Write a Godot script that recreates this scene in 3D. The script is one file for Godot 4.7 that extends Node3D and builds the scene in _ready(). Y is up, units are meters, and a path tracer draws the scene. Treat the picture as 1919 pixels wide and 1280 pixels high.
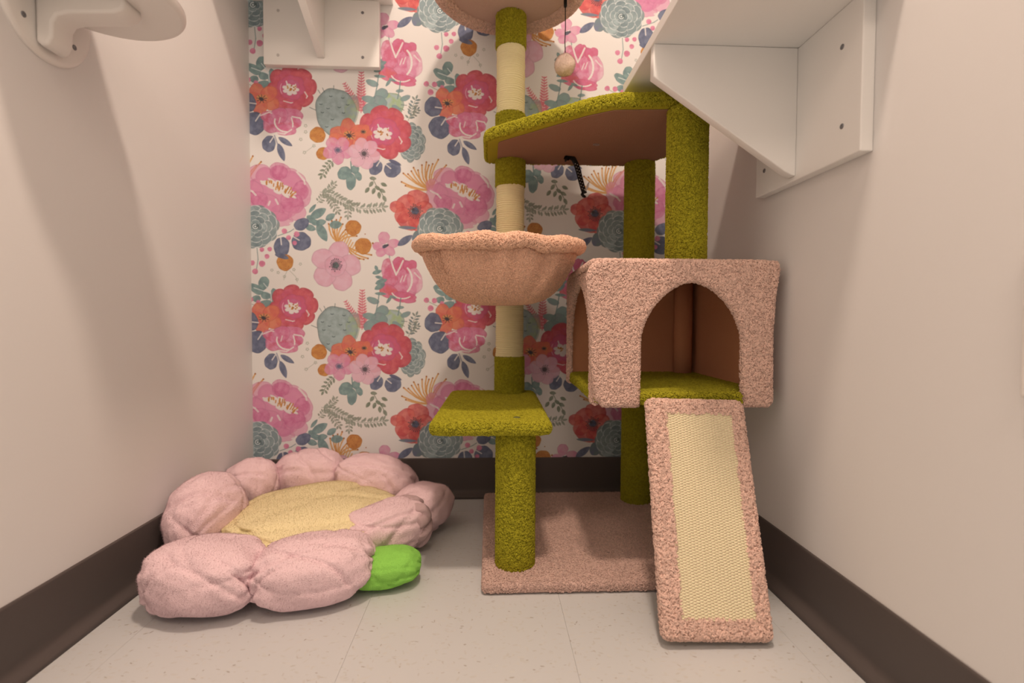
extends Node3D

# ---------------------------------------------------------------- camera measures
const F_PX := 950.0
const EYE := Vector3(0, 0.441, 1.254)
const CEIL := 2.13
const WALL_L := -0.575
const WALL_R := 0.478
const FRONT := 3.0  # end of the room out of view, set back to hold the rear lamp

var M := {}
var rng := RandomNumberGenerator.new()
var noise := FastNoiseLite.new()
var taken := {}


func _ready() -> void:
	rng.seed = 7
	noise.seed = 11
	noise.noise_type = FastNoiseLite.TYPE_SIMPLEX_SMOOTH
	noise.frequency = 1.0
	noise.fractal_octaves = 3
	set_camera()
	set_light()
	make_materials()
	build_room()
	build_cat_tree()
	build_flower_bed()
	build_shelves()
	build_perch()
	build_unseen_plank()
	build_outlet()


func set_camera() -> void:
	var cam := Camera3D.new()
	cam.name = "camera"
	var att := CameraAttributesPhysical.new()
	att.frustum_focal_length = 17.8
	att.exposure_aperture = 3.2
	att.frustum_focus_distance = 0.86
	att.frustum_near = 0.05
	att.frustum_far = 20.0
	cam.attributes = att
	add_child(cam)
	var yaw := atan(42.0 / F_PX)
	var pitch := atan(30.0 / F_PX * cos(yaw))
	var fwd := Vector3(sin(yaw) * cos(pitch), -sin(pitch), -cos(yaw) * cos(pitch))
	var r := fwd.cross(Vector3.UP).normalized()
	var u := r.cross(fwd)
	var roll := 0.005
	var r2 := r * cos(roll) + u * sin(roll)
	var u2 := u * cos(roll) - r * sin(roll)
	cam.projection = Camera3D.PROJECTION_FRUSTUM
	cam.near = 0.05
	cam.far = 20.0
	cam.size = 1280.0 / F_PX * 0.05
	cam.frustum_offset = Vector2(0, -10.0 / F_PX * 0.05)
	cam.transform = Transform3D(Basis(r2, u2, -fwd), EYE)
	cam.current = true


func set_light() -> void:
	var we := WorldEnvironment.new()
	we.name = "environment"
	var e := Environment.new()
	e.background_mode = Environment.BG_COLOR
	e.background_color = Color(0.0, 0.0, 0.0)
	e.tonemap_mode = Environment.TONE_MAPPER_LINEAR
	e.tonemap_exposure = 1.51
	e.sdfgi_enabled = true
	e.ssao_enabled = true
	e.ssil_enabled = true
	we.environment = e
	add_child(we)
	unseen_ceiling_lamp("small square ceiling lamp above the middle of the cubicle", 0.07, 0.98, 0.12, 1.22)
	unseen_ceiling_lamp("unseen large square lamp behind the camera, placed to light the front of the cat tree", -0.05, 2.25, 0.50, 0.60)  # out of view behind the camera, placed to light forward-facing surfaces


# a lamp out of view under the ceiling, with its light just below the glowing diffuser
func unseen_ceiling_lamp(label: String, x: float, z: float, size: float, energy: float) -> void:
	var tint := Color(1.0, 0.765, 0.605).linear_to_srgb()
	var l := AreaLight3D.new()
	l.name = "unseen_lamp_light"
	l.area_size = Vector2(size, size)
	l.light_color = tint
	l.light_energy = energy
	l.area_range = 8.0
	l.shadow_enabled = true
	l.position = Vector3(x, CEIL - 0.032, z)
	l.rotation_degrees = Vector3(-90, 0, 0)
	add_child(l, true)
	var lamp := thing("unseen_ceiling_lamp", label, "lamp", Vector3(x, CEIL, z))
	var fm := mat(Color(0.9, 0.9, 0.88), 0.5)
	var dm := mat(Color(0.95, 0.93, 0.9), 0.6)
	dm.emission_enabled = true
	dm.emission = tint
	dm.emission_energy_multiplier = 1.5
	part("frame", rbox(Vector3(size + 0.06, 0.028, size + 0.06), Vector3(x, CEIL - 0.014, z), 0.004), fm, lamp)
	part("diffuser", rbox(Vector3(size + 0.01, 0.004, size + 0.01), Vector3(x, CEIL - 0.0285, z), 0.001), dm, lamp)


# ---------------------------------------------------------------- naming helpers
func thing(called: String, label: String, category: String, at: Vector3, group := "") -> Node3D:
	var o := Node3D.new()
	o.name = numbered(called)
	add_child(o)
	o.position = at
	tag(o, label, category, group)
	return o


func numbered(called: String) -> String:
	if not taken.has(called):
		taken[called] = 0
		return called
	taken[called] += 1
	return "%s_%03d" % [called, taken[called]]


func tag(o: Node3D, label: String, category: String, group := "") -> void:
	o.set_meta("label", label)
	o.set_meta("category", category)
	if group:
		o.set_meta("group", group)


# a part of a thing (or a sub-part of a part); meshes are given in room coordinates
func part(called: String, mesh: Mesh, m: Material, parent: Node3D, label := "") -> MeshInstance3D:
	var o := MeshInstance3D.new()
	o.name = called
	o.mesh = mesh
	o.material_override = m
	parent.add_child(o, true)
	if parent != self:
		o.position = Vector3.ZERO - room_place(parent)
	if label:
		o.set_meta("label", label)
	return o


func room_place(o: Node3D) -> Vector3:
	var p := Vector3.ZERO
	var n: Node = o
	while n != self:
		p += (n as Node3D).position
		n = n.get_parent()
	return p


func struct(called: String, mesh: Mesh, m: Material, label := "", category := "") -> MeshInstance3D:
	var o := part(called, mesh, m, self)
	o.set_meta("kind", "structure")
	if label:
		o.set_meta("label", label)
	if category:
		o.set_meta("category", category)
	return o


# ---------------------------------------------------------------- materials
func mat(c: Color, rough := 0.8, spec := 0.4) -> StandardMaterial3D:
	var m := StandardMaterial3D.new()
	m.albedo_color = c
	m.roughness = rough
	m.metallic_specular = spec
	return m


# a colour read off the photograph, freed of the warm lamp (white there is about 222,198,181)
func pc(r: float, g: float, b: float, k := 0.80) -> Color:
	var w := Color(222 / 255.0, 198 / 255.0, 181 / 255.0).srgb_to_linear()
	var c := Color(r / 255.0, g / 255.0, b / 255.0).srgb_to_linear()
	return Color(minf(c.r / w.r * k, 0.95), minf(c.g / w.g * k, 0.95), minf(c.b / w.b * k, 0.95)).linear_to_srgb()


func noise_tex(freq: float, size := 512, octaves := 3, normal := false, strength := 4.0) -> NoiseTexture2D:
	var n := FastNoiseLite.new()
	n.seed = 5
	n.frequency = freq
	n.fractal_octaves = octaves
	var t := NoiseTexture2D.new()
	t.width = size
	t.height = size
	t.seamless = true
	t.noise = n
	t.as_normal_map = normal
	t.bump_strength = strength
	return t


func make_materials() -> void:
	var fine := noise_tex(0.06, 512, 3)
	var wall := mat(pc(224, 200, 183, 0.75), 0.55, 0.35)
	wall.heightmap_enabled = true
	wall.heightmap_texture = fine
	wall.heightmap_scale = 0.004
	wall.uv1_triplanar = true
	wall.uv1_world_triplanar = true
	wall.uv1_scale = Vector3(5, 5, 5)
	M.wall = wall
	M.ceiling = mat(Color(0.88, 0.87, 0.85), 0.9)
	M.board = mat(pc(224, 201, 183, 0.85), 0.45, 0.4)
	M.plastic = mat(pc(222, 197, 178, 0.84), 0.35, 0.5)
	M.screw = mat(Color(0.52, 0.53, 0.55), 0.35)
	M.screw.metallic = 0.8
	M.cap = mat(Color(0.80, 0.80, 0.80), 0.4)
	M.rubber = mat(pc(84, 68, 60, 0.80), 0.5, 0.35)
	M.olive = fabric(pc(156, 135, 34, 0.88), fine)
	M.pink = fabric(pc(224, 172, 146, 0.82), fine)
	M.base = fabric(pc(206, 158, 136, 0.80), fine)
	M.terry = fabric(pc(232, 166, 132, 0.93), fine)
	M.petal = fabric(pc(230, 181, 171, 0.83), fine)
	M.yellow = fabric(pc(230, 194, 141, 0.88), fine)
	M.leaf = fabric(pc(144, 188, 76), fine)
	M.patch = fabric(pc(192, 148, 138, 0.74), fine)
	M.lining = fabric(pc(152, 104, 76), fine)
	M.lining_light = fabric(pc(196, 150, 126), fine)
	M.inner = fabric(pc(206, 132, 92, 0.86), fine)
	M.cover = fabric(pc(234, 184, 158, 0.90), fine)
	var rope := mat(pc(232, 196, 144, 0.90), 0.9, 0.2)
	rope.heightmap_enabled = true
	rope.heightmap_texture = fine
	rope.heightmap_scale = 0.05
	rope.uv1_triplanar = true
	rope.uv1_scale = Vector3(30, 90, 30)
	M.rope = rope
	M.weave = mat(pc(222, 192, 148, 0.80), 0.9, 0.2)
	M.bolt = mat(pc(92, 84, 40), 0.6, 0.4)
	M.black = mat(Color(0.03, 0.03, 0.032), 0.5, 0.4)
	M.metal = mat(Color(0.7, 0.7, 0.7), 0.3)
	M.metal.metallic = 0.9
	M.white = mat(Color(0.85, 0.84, 0.82), 0.5)
	M.core = mat(pc(150, 120, 100), 0.9, 0.1)


func fabric(c: Color, tex: Texture2D) -> StandardMaterial3D:
	var m := mat(c, 1.0, 0.1)
	m.vertex_color_use_as_albedo = true
	m.rim_enabled = true
	m.rim = 0.35
	m.rim_tint = 0.7
	m.heightmap_enabled = true
	m.heightmap_texture = tex
	m.heightmap_scale = 0.08
	m.uv1_triplanar = true
	m.uv1_scale = Vector3(18, 18, 18)
	return m


# ---------------------------------------------------------------- mesh helpers
func grid(nu: int, nv: int, f: Callable, flip := false) -> ArrayMesh:
	var st := SurfaceTool.new()
	st.begin(Mesh.PRIMITIVE_TRIANGLES)
	add_grid(st, nu, nv, f, flip)
	st.generate_normals()
	return st.commit()


# f(u, v) with u, v in 0..1 gives a point; faces look along du x dv (flip turns them)
func add_grid(st: SurfaceTool, nu: int, nv: int, f: Callable, flip := false) -> void:
	var p: Array[PackedVector3Array] = []
	for j in nv + 1:
		var row := PackedVector3Array()
		for i in nu + 1:
			row.append(f.call(float(i) / nu, float(j) / nv))
		p.append(row)
	for j in nv:
		for i in nu:
			var a: Vector3 = p[j][i]
			var b: Vector3 = p[j][i + 1]
			var c: Vector3 = p[j + 1][i + 1]
			var d: Vector3 = p[j + 1][i]
			var uv := [Vector2(float(i) / nu, float(j) / nv), Vector2(float(i + 1) / nu, float(j) / nv), Vector2(float(i + 1) / nu, float(j + 1) / nv), Vector2(float(i) / nu, float(j + 1) / nv)]
			var q := [0, 1, 2, 0, 2, 3] if flip else [0, 2, 1, 0, 3, 2]
			var c4 := [a, b, c, d]
			for k in [0, 3]:
				var x: Vector3 = c4[q[k]]
				var y: Vector3 = c4[q[k + 1]]
				var z: Vector3 = c4[q[k + 2]]
				if x.is_equal_approx(y) or y.is_equal_approx(z) or x.is_equal_approx(z):
					continue
				for w in 3:
					st.set_uv(uv[q[k + w]])
					st.add_vertex(c4[q[k + w]])


# a box with rounded edges and flat faces
func rbox(size: Vector3, at: Vector3, r: float, seg := 2, basis := Basis.IDENTITY) -> ArrayMesh:
	var st := SurfaceTool.new()
	st.begin(Mesh.PRIMITIVE_TRIANGLES)
	var h := size / 2.0
	var lim := h - Vector3(r, r, r)
	for ax in 3:
		var ua := (ax + 1) % 3
		var va := (ax + 2) % 3
		var us := stops(h[ua], r, seg, 1)
		var vs := stops(h[va], r, seg, 1)
		for s in [-1.0, 1.0]:
			for j in vs.size() - 1:
				for i in us.size() - 1:
					for k in ([0, 2, 1, 0, 3, 2] if s > 0.0 else [0, 1, 2, 0, 2, 3]):
						var q := Vector3.ZERO
						q[ax] = h[ax] * s
						q[ua] = us[i + (1 if k == 1 or k == 2 else 0)]
						q[va] = vs[j + (1 if k >= 2 else 0)]
						var c := q.clamp(-lim, lim)
						var d := (q - c).normalized()
						st.set_normal(basis * d)
						st.add_vertex(at + basis * (c + d * r))
	return st.commit()


func stops(h: float, r: float, seg: int, inner: int) -> PackedFloat32Array:
	var a := PackedFloat32Array()
	for k in seg:
		a.append(-h + r * (1.0 - cos(PI / 2 * k / seg)) * 1.0)
	for k in inner + 1:
		a.append(lerpf(-h + r, h - r, float(k) / inner))
	for k in range(seg - 1, -1, -1):
		a.append(h - r * (1.0 - cos(PI / 2 * k / seg)))
	return a


# profile: points (radius, height) turned round the y axis
func lathe(profile: PackedVector2Array, at: Vector3, n := 32, basis := Basis.IDENTITY) -> ArrayMesh:
	var st := SurfaceTool.new()
	st.begin(Mesh.PRIMITIVE_TRIANGLES)
	add_lathe(st, profile, at, n, basis)
	st.generate_normals()
	return st.commit()


func add_lathe(st: SurfaceTool, profile: PackedVector2Array, at: Vector3, n := 32, basis := Basis.IDENTITY) -> void:
	var f := func(u: float, v: float) -> Vector3:
		var q := profile[roundi(v * (profile.size() - 1))]
		var a := TAU * (0.0 if roundi(u * n) == n else u)
		return at + basis * Vector3(cos(a) * q.x, q.y, sin(a) * q.x)
	add_grid(st, n, profile.size() - 1, f, true)


# a tube along points with a radius each, round ends
func tube(points: PackedVector3Array, radii: PackedFloat32Array, n := 10) -> ArrayMesh:
	var st := SurfaceTool.new()
	st.begin(Mesh.PRIMITIVE_TRIANGLES)
	add_tube(st, points, radii, n)
	st.generate_normals()
	return st.commit()


func add_tube(st: SurfaceTool, points: PackedVector3Array, radii: PackedFloat32Array, n := 10) -> void:
	var m := points.size()
	var side := Vector3.UP.cross(points[1] - points[0])
	if side.length() < 1e-6:
		side = Vector3.RIGHT
	side = side.normalized()
	var sides := PackedVector3Array()
	var ups := PackedVector3Array()
	for k in m:
		var t := (points[mini(k + 1, m - 1)] - points[maxi(k - 1, 0)]).normalized()
		side = (side - t * side.dot(t)).normalized()
		sides.append(side)
		ups.append(t.cross(side))
	var f := func(u: float, v: float) -> Vector3:
		var k := clampi(roundi(v * (m + 1)) - 1, 0, m - 1)
		var j := roundi(v * (m + 1))
		if j == 0 or j == m + 1:
			return points[k]
		var a := TAU * (0.0 if roundi(u * n) == n else u)
		return points[k] + (sides[k] * cos(a) + ups[k] * sin(a)) * radii[k]
	add_grid(st, n, m + 1, f, false)


# a flat board: polygon (in its own x, y), thickness along z, edges rounded over r
func slab(poly: PackedVector2Array, thick: float, r: float, xf: Transform3D, seg := 3) -> ArrayMesh:
	var st := SurfaceTool.new()
	st.begin(Mesh.PRIMITIVE_TRIANGLES)
	add_slab(st, poly, thick, r, xf, seg)
	st.generate_normals()
	return st.commit()


func add_slab(st: SurfaceTool, poly_in: PackedVector2Array, thick: float, r: float, xf: Transform3D, seg := 3) -> void:
	var poly := poly_in
	if Geometry2D.is_polygon_clockwise(poly):
		poly = poly.duplicate()
		poly.reverse()
	var n := poly.size()
	var inward := PackedVector2Array()
	for i in n:
		var a := (poly[i] - poly[(i + n - 1) % n]).normalized()
		var b := (poly[(i + 1) % n] - poly[i]).normalized()
		var na := Vector2(-a.y, a.x)
		var nb := Vector2(-b.y, b.x)
		var m := (na + nb).normalized()
		inward.append(m / maxf(m.dot(na), 0.45))
	var rings := []
	var h := thick / 2.0
	for k in seg + 1:
		var a := PI / 2 * k / seg
		rings.append([r * (1 - sin(a)), -h + r * (1 - cos(a))])
	for k in range(seg, -1, -1):
		var a := PI / 2 * k / seg
		rings.append([r * (1 - sin(a)), h - r * (1 - cos(a))])
	st.set_smooth_group(0)
	var f := func(u: float, v: float) -> Vector3:
		var i := roundi(u * n) % n
		var g: Array = rings[roundi(v * (rings.size() - 1))]
		var q: Vector2 = poly[i] + inward[i] * float(g[0])
		return xf * Vector3(q.x, q.y, g[1])
	add_grid(st, n, rings.size() - 1, f, false)
	var cap := PackedVector2Array()
	for i in n:
		cap.append(poly[i] + inward[i] * r)
	var tri := Geometry2D.triangulate_polygon(cap)
	for k in range(0, tri.size(), 3):
		for s in [-1.0, 1.0]:
			st.set_smooth_group(1 if s > 0 else 2)
			var t := [tri[k], tri[k + 1], tri[k + 2]]
			var area := (cap[t[1]] - cap[t[0]]).cross(cap[t[2]] - cap[t[0]])
			if (area > 0) == (s > 0):
				t.reverse()
			for w in t:
				st.add_vertex(xf * Vector3(cap[w].x, cap[w].y, h * s))
	st.set_smooth_group(0)


func rounded(poly: PackedVector2Array, r: float, seg := 4) -> PackedVector2Array:
	var out := PackedVector2Array()
	var n := poly.size()
	for i in n:
		var p := poly[i]
		var a := (poly[(i + n - 1) % n] - p)
		var b := (poly[(i + 1) % n] - p)
		var d := minf(r, minf(a.length(), b.length()) * 0.45)
		var p0 := p + a.normalized() * d
		var p1 := p + b.normalized() * d
		for k in seg + 1:
			var t := float(k) / seg
			out.append(p0.lerp(p, t).lerp(p.lerp(p1, t), t))
	return out


# ---------------------------------------------------------------- pile
var nubs := {}
var fuzz := {}


# one curl of teddy fleece, about 1 unit across, standing on y = 0
func curl_mesh(turn: float, seed_n: int) -> ArrayMesh:
	var pts := PackedVector3Array()
	var rad := PackedFloat32Array()
	var n := 6
	for k in n + 1:
		var t := float(k) / n
		var a := turn * (t - 0.5)
		pts.append(Vector3(0.34 * sin(a), 0.10 + 0.30 * sin(PI * t) + 0.08 * sin(t * 9.0 + seed_n), 0.34 * (cos(a) - 0.5)))
		rad.append(0.17 + 0.09 * sin(PI * t))
	return lifted(tube(pts, rad, 6), 0.25)


# normals drawn towards the root fabric's own, as soft fibres scatter light
func lifted(m: ArrayMesh, share: float) -> ArrayMesh:
	var a := m.surface_get_arrays(0)
	var nn: PackedVector3Array = a[Mesh.ARRAY_NORMAL]
	for k in nn.size():
		nn[k] = nn[k].lerp(Vector3.UP, share).normalized()
	a[Mesh.ARRAY_NORMAL] = nn
	var out := ArrayMesh.new()
	out.add_surface_from_arrays(Mesh.PRIMITIVE_TRIANGLES, a)
	return out


func hair_mesh() -> ArrayMesh:
	var st := SurfaceTool.new()
	st.begin(Mesh.PRIMITIVE_TRIANGLES)
	add_tube(st, PackedVector3Array([Vector3(0, -0.1, 0), Vector3(0.04, 0.35, 0), Vector3(0.2, 0.75, 0), Vector3(0.45, 1.0, 0)]), PackedFloat32Array([0.085, 0.08, 0.06, 0.02]), 3)
	st.generate_normals()
	return lifted(st.commit(), 1.0)


# the standing pile of a fabric as one sub-part: copies of a curl strewn over a mesh
func pile(of: MeshInstance3D, m: Material, per_m2: float, size: float, kind := "curl", keep = null, vary := 0.22, lean := 0.5) -> void:
	if nubs.is_empty():
		nubs.curl = curl_mesh(4.6, 1)
		nubs.hair = hair_mesh()
	var arr := of.mesh.surface_get_arrays(0)
	var v: PackedVector3Array = arr[Mesh.ARRAY_VERTEX]
	var nn: PackedVector3Array = arr[Mesh.ARRAY_NORMAL]
	var idx := PackedInt32Array()
	if arr[Mesh.ARRAY_INDEX] != null:
		idx = arr[Mesh.ARRAY_INDEX]
	var nt := (idx.size() if idx.size() else v.size()) / 3
	var where: Array[Transform3D] = []
	var tint: Array[Color] = []
	var left := 0.0
	for t in nt:
		var i0 := idx[t * 3] if idx.size() else t * 3
		var i1 := idx[t * 3 + 1] if idx.size() else t * 3 + 1
		var i2 := idx[t * 3 + 2] if idx.size() else t * 3 + 2
		var a := v[i0]
		var ab := v[i1] - a
		var ac := v[i2] - a
		left += ab.cross(ac).length() * 0.5 * per_m2
		while left > 0.0:
			left -= 1.0
			var r1 := rng.randf()
			var r2 := rng.randf()
			if r1 + r2 > 1.0:
				r1 = 1.0 - r1
				r2 = 1.0 - r2
			var p := a + ab * r1 + ac * r2
			var n := (nn[i0] * (1.0 - r1 - r2) + nn[i1] * r1 + nn[i2] * r2).normalized()
			if keep != null and not (keep as Callable).call(p, n):
				continue
			var up := (n + Vector3(rng.randf() - 0.5, rng.randf() - 0.5, rng.randf() - 0.5) * lean).normalized()
			var sx := up.cross(Vector3(rng.randf() - 0.5, rng.randf() - 0.5, rng.randf() - 0.5)).normalized()
			var sz := sx.cross(up)
			var s := size * (1.0 + (rng.randf() - 0.5) * 0.6)
			var b := Basis(sx * s, up * s, sz * s)
			where.append(Transform3D(b, p))
			var g := 1.0 + (rng.randf() - 0.5) * 2.0 * vary
			tint.append(Color(g, g, g))
	if not fuzz.has(m):
		fuzz[m] = m.duplicate()
		if kind == "hair":
			fuzz[m].rim = 0.6
		fuzz[m].heightmap_enabled = false
		fuzz[m].backlight_enabled = true
		fuzz[m].backlight = Color(1.0, 1.0, 1.0) if kind == "hair" else Color(0.6, 0.6, 0.6)
	var mm := MultiMesh.new()
	mm.transform_format = MultiMesh.TRANSFORM_3D
	mm.use_colors = true
	mm.mesh = nubs[kind]
	mm.instance_count = where.size()
	for i in where.size():
		mm.set_instance_transform(i, where[i])
		mm.set_instance_color(i, tint[i])
	var o := MultiMeshInstance3D.new()
	o.name = "pile"
	o.multimesh = mm
	o.material_override = fuzz[m]
	o.set_meta("kind", "stuff")
	of.add_child(o, true)


# ---------------------------------------------------------------- the room
func build_room() -> void:
	var t := 0.08
	# back wall with the flowered paper: a thick slab whose front face carries the paper's own coordinates
	var st := SurfaceTool.new()
	st.begin(Mesh.PRIMITIVE_TRIANGLES)
	var lo := Vector3(WALL_L - t, 0, -t)
	var hi := Vector3(WALL_R + t, CEIL, 0)
	for ax in 3:
		for s in [0, 1]:
			var f := func(u: float, v: float) -> Vector3:
				var q := Vector3.ZERO
				q[ax] = hi[ax] if s else lo[ax]
				q[(ax + 1) % 3] = lerpf(lo[(ax + 1) % 3], hi[(ax + 1) % 3], u)
				q[(ax + 2) % 3] = lerpf(lo[(ax + 2) % 3], hi[(ax + 2) % 3], v)
				return q
			for k in ([0, 2, 1, 0, 3, 2] if s else [0, 1, 2, 0, 2, 3]):
				var uv: Vector2 = [Vector2(0, 0), Vector2(1, 0), Vector2(1, 1), Vector2(0, 1)][k]
				var q: Vector3 = f.call(uv.x, uv.y)
				st.set_uv(Vector2((q.x + 0.58) / 0.442, (1.2 - q.y) / 0.523))
				st.set_normal(Vector3(1 if ax == 0 else 0, 1 if ax == 1 else 0, 1 if ax == 2 else 0) * (1.0 if s else -1.0))
				st.add_vertex(q)
	var paper := mat(Color.WHITE, 0.62, 0.3)
	paper.albedo_texture = wallpaper()
	struct("wall_back", st.commit(), paper, "back wall papered with pink, coral, navy and grey-green watercolour flowers", "wall")
	struct("wall_left", rbox(Vector3(t, CEIL, FRONT + t), Vector3(WALL_L - t / 2, CEIL / 2, (FRONT - t) / 2), 0.0005, 1), M.wall, "plain off-white wall left of the flower bed", "wall")
	struct("wall_right", rbox(Vector3(t, CEIL, FRONT + t), Vector3(WALL_R + t / 2, CEIL / 2, (FRONT - t) / 2), 0.0005, 1), M.wall, "plain off-white wall right of the cat tree", "wall")
	struct("wall_front", rbox(Vector3(WALL_R - WALL_L + 2 * t, CEIL, t), Vector3((WALL_L + WALL_R) / 2, CEIL / 2, FRONT + t / 2), 0.0005, 1), M.wall, "plain off-white wall facing the papered one", "wall")
	struct("ceiling", rbox(Vector3(WALL_R - WALL_L + 2 * t, t, FRONT + 2 * t), Vector3((WALL_L + WALL_R) / 2, CEIL + t / 2, FRONT / 2), 0.0005, 1), M.ceiling, "plain white ceiling over the cubicle", "ceiling")
	# floor: vinyl tiles, each a piece of its own
	var sub := mat(pc(150, 130, 115), 0.9)
	var fl := struct("floor", rbox(Vector3(WALL_R - WALL_L + 2 * t, t, FRONT + 2 * t), Vector3((WALL_L + WALL_R) / 2, -t / 2 - 0.003, FRONT / 2), 0.0005, 1), sub, "pale speckled vinyl tile floor", "floor")
	var tm: Array[StandardMaterial3D] = []
	var flecks := fleck_texture()
	for k in 3:
		var m := mat(pc(207, 188, 174, 0.75), 0.42, 0.45)
		m.albedo_texture = flecks
		m.uv1_triplanar = true
		m.uv1_scale = Vector3(1.6, 1.6, 1.6)
		m.uv1_offset = Vector3(0.37 * k, 0, 0.21 * k)
		tm.append(m)
	var xs := [WALL_L, -0.492, -0.1865, 0.1120, 0.4175, WALL_R]
	var zs := [0.0, 0.10, 0.405, 0.71, 1.015, 1.32, 1.625, 1.93, 2.235, 2.54, 2.845, FRONT]
	for i in xs.size() - 1:
		for j in zs.size() - 1:
			var w: float = xs[i + 1] - xs[i]
			var d: float = zs[j + 1] - zs[j]
			part("tile", rbox(Vector3(w - 0.0002, 0.003, d - 0.0002), Vector3((xs[i] + xs[i + 1]) / 2, -0.0015, (zs[j] + zs[j + 1]) / 2), 0.0002, 1), tm[(i * 2 + j * 5 + i * j) % 3], fl)
	# rubber cove base: a strip with a rounded lip and a toe that curves out over the floor
	base_strip("baseboard_back", Vector3(WALL_L + 0.001, 0, 0), Vector3(WALL_R - 0.001, 0, 0), Vector3(0, 0, 1), "black rubber baseboard under the flowered wallpaper")
	base_strip("baseboard_left", Vector3(WALL_L, 0, FRONT), Vector3(WALL_L, 0, 0.0), Vector3(1, 0, 0), "black rubber baseboard along the left wall beside the flower bed")
	base_strip("baseboard_right", Vector3(WALL_R, 0, 0.0), Vector3(WALL_R, 0, FRONT), Vector3(-1, 0, 0), "black rubber baseboard along the right wall beside the ramp")
	base_strip("baseboard_front", Vector3(WALL_R - 0.001, 0, FRONT), Vector3(WALL_L + 0.001, 0, FRONT), Vector3(0, 0, -1), "black rubber baseboard on the wall facing the papered one")


func base_strip(called: String, a: Vector3, b: Vector3, out: Vector3, label: String) -> void:
	var prof := PackedVector2Array([Vector2(0, 0.0985), Vector2(0.0015, 0.0985), Vector2(0.0026, 0.0975), Vector2(0.003, 0.096), Vector2(0.003, 0.095), Vector2(0.003, 0.024), Vector2(0.003, 0.022), Vector2(0.0036, 0.0175), Vector2(0.0055, 0.0140), Vector2(0.0085, 0.0115), Vector2(0.0090, 0.0112), Vector2(0.0145, 0.0082), Vector2(0.0150, 0.0078), Vector2(0.0168, 0.0055), Vector2(0.0170, 0.0040), Vector2(0.0170, 0.0002), Vector2(0, 0.0002)])
	var f := func(u: float, v: float) -> Vector3:
		var q := prof[roundi(v * (prof.size() - 1))]
		return a.lerp(b, u) + out * q.x + Vector3.UP * q.y
	var st := SurfaceTool.new()
	st.begin(Mesh.PRIMITIVE_TRIANGLES)
	add_grid(st, 1, prof.size() - 1, f, true)
	st.generate_normals()
	struct(called, st.commit(), M.rubber, label, "baseboard")


func fleck_texture() -> ImageTexture:
	var s := 1024
	var im := Image.create(s, s, false, Image.FORMAT_RGB8)
	im.fill(Color(0.975, 0.97, 0.965))
	rng.seed = 41
	for layer in 3:
		var count: int = [2600, 900, 240][layer]
		for k in count:
			var x := rng.randf() * s
			var y := rng.randf() * s
			var l: float = [6.0, 4.2, 4.0][layer] * (0.5 + rng.randf())
			var w: float = [2.4, 1.3, 1.5][layer] * (0.6 + rng.randf() * 0.8)
			var a := (rng.randf() - 0.5) * 1.1 + (PI / 2 if rng.randf() < 0.25 else 0.0)
			var g := rng.randf()
			var c: Color = [Color(1.0, 0.985, 0.965).lerp(Color(0.93, 0.91, 0.88), g), Color(0.91, 0.885, 0.85).lerp(Color(0.83, 0.79, 0.74), g), Color(0.76, 0.71, 0.66).lerp(Color(0.62, 0.56, 0.51), g)][layer]
			var dx := cos(a)
			var dy := sin(a)
			var r := int(maxf(l, w)) + 1
			for j in range(-r, r + 1):
				for i in range(-r, r + 1):
					var p := i * dx + j * dy
					var q := -i * dy + j * dx
					var e := (p / l) * (p / l) + (q / w) * (q / w) + 0.25 * sin(i * 1.7 + k) * sin(j * 2.1)
					if e < 1.0:
						var px := posmod(int(x) + i, s)
						var py := posmod(int(y) + j, s)
						im.set_pixel(px, py, im.get_pixel(px, py).lerp(c, 0.6 if e < 0.6 else 0.3))
	return ImageTexture.create_from_image(im)


# ---------------------------------------------------------------- wallpaper print
const TW := 896
const TH := 1060
const K := 0.681  # texture pixels per measured unit
var ink := PackedFloat32Array()
var oy := 0.0


# measured position on the paper -> texture pixel of the repeat
func tp(x: float, y: float) -> Vector2:
	var dx := x * 0.26056 - 240.0
	var dy := y * 0.26046 + oy - 400.0
	var wx := -0.283 + dx * (0.001288 + 5.0e-8 * dx)
	var wy := 0.698 - dy * (0.00128 + 1.0e-7 * dy)
	return Vector2((wx + 0.58) / 0.442 * TW, (1.2 - wy) / 0.523 * TH)


func put(i: int, j: int, c: Color, a: float) -> void:
	var at := (posmod(j, TH) * TW + posmod(i, TW)) * 3
	ink[at] += (c.r - ink[at]) * a
	ink[at + 1] += (c.g - ink[at + 1]) * a
	ink[at + 2] += (c.b - ink[at + 2]) * a


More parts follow.
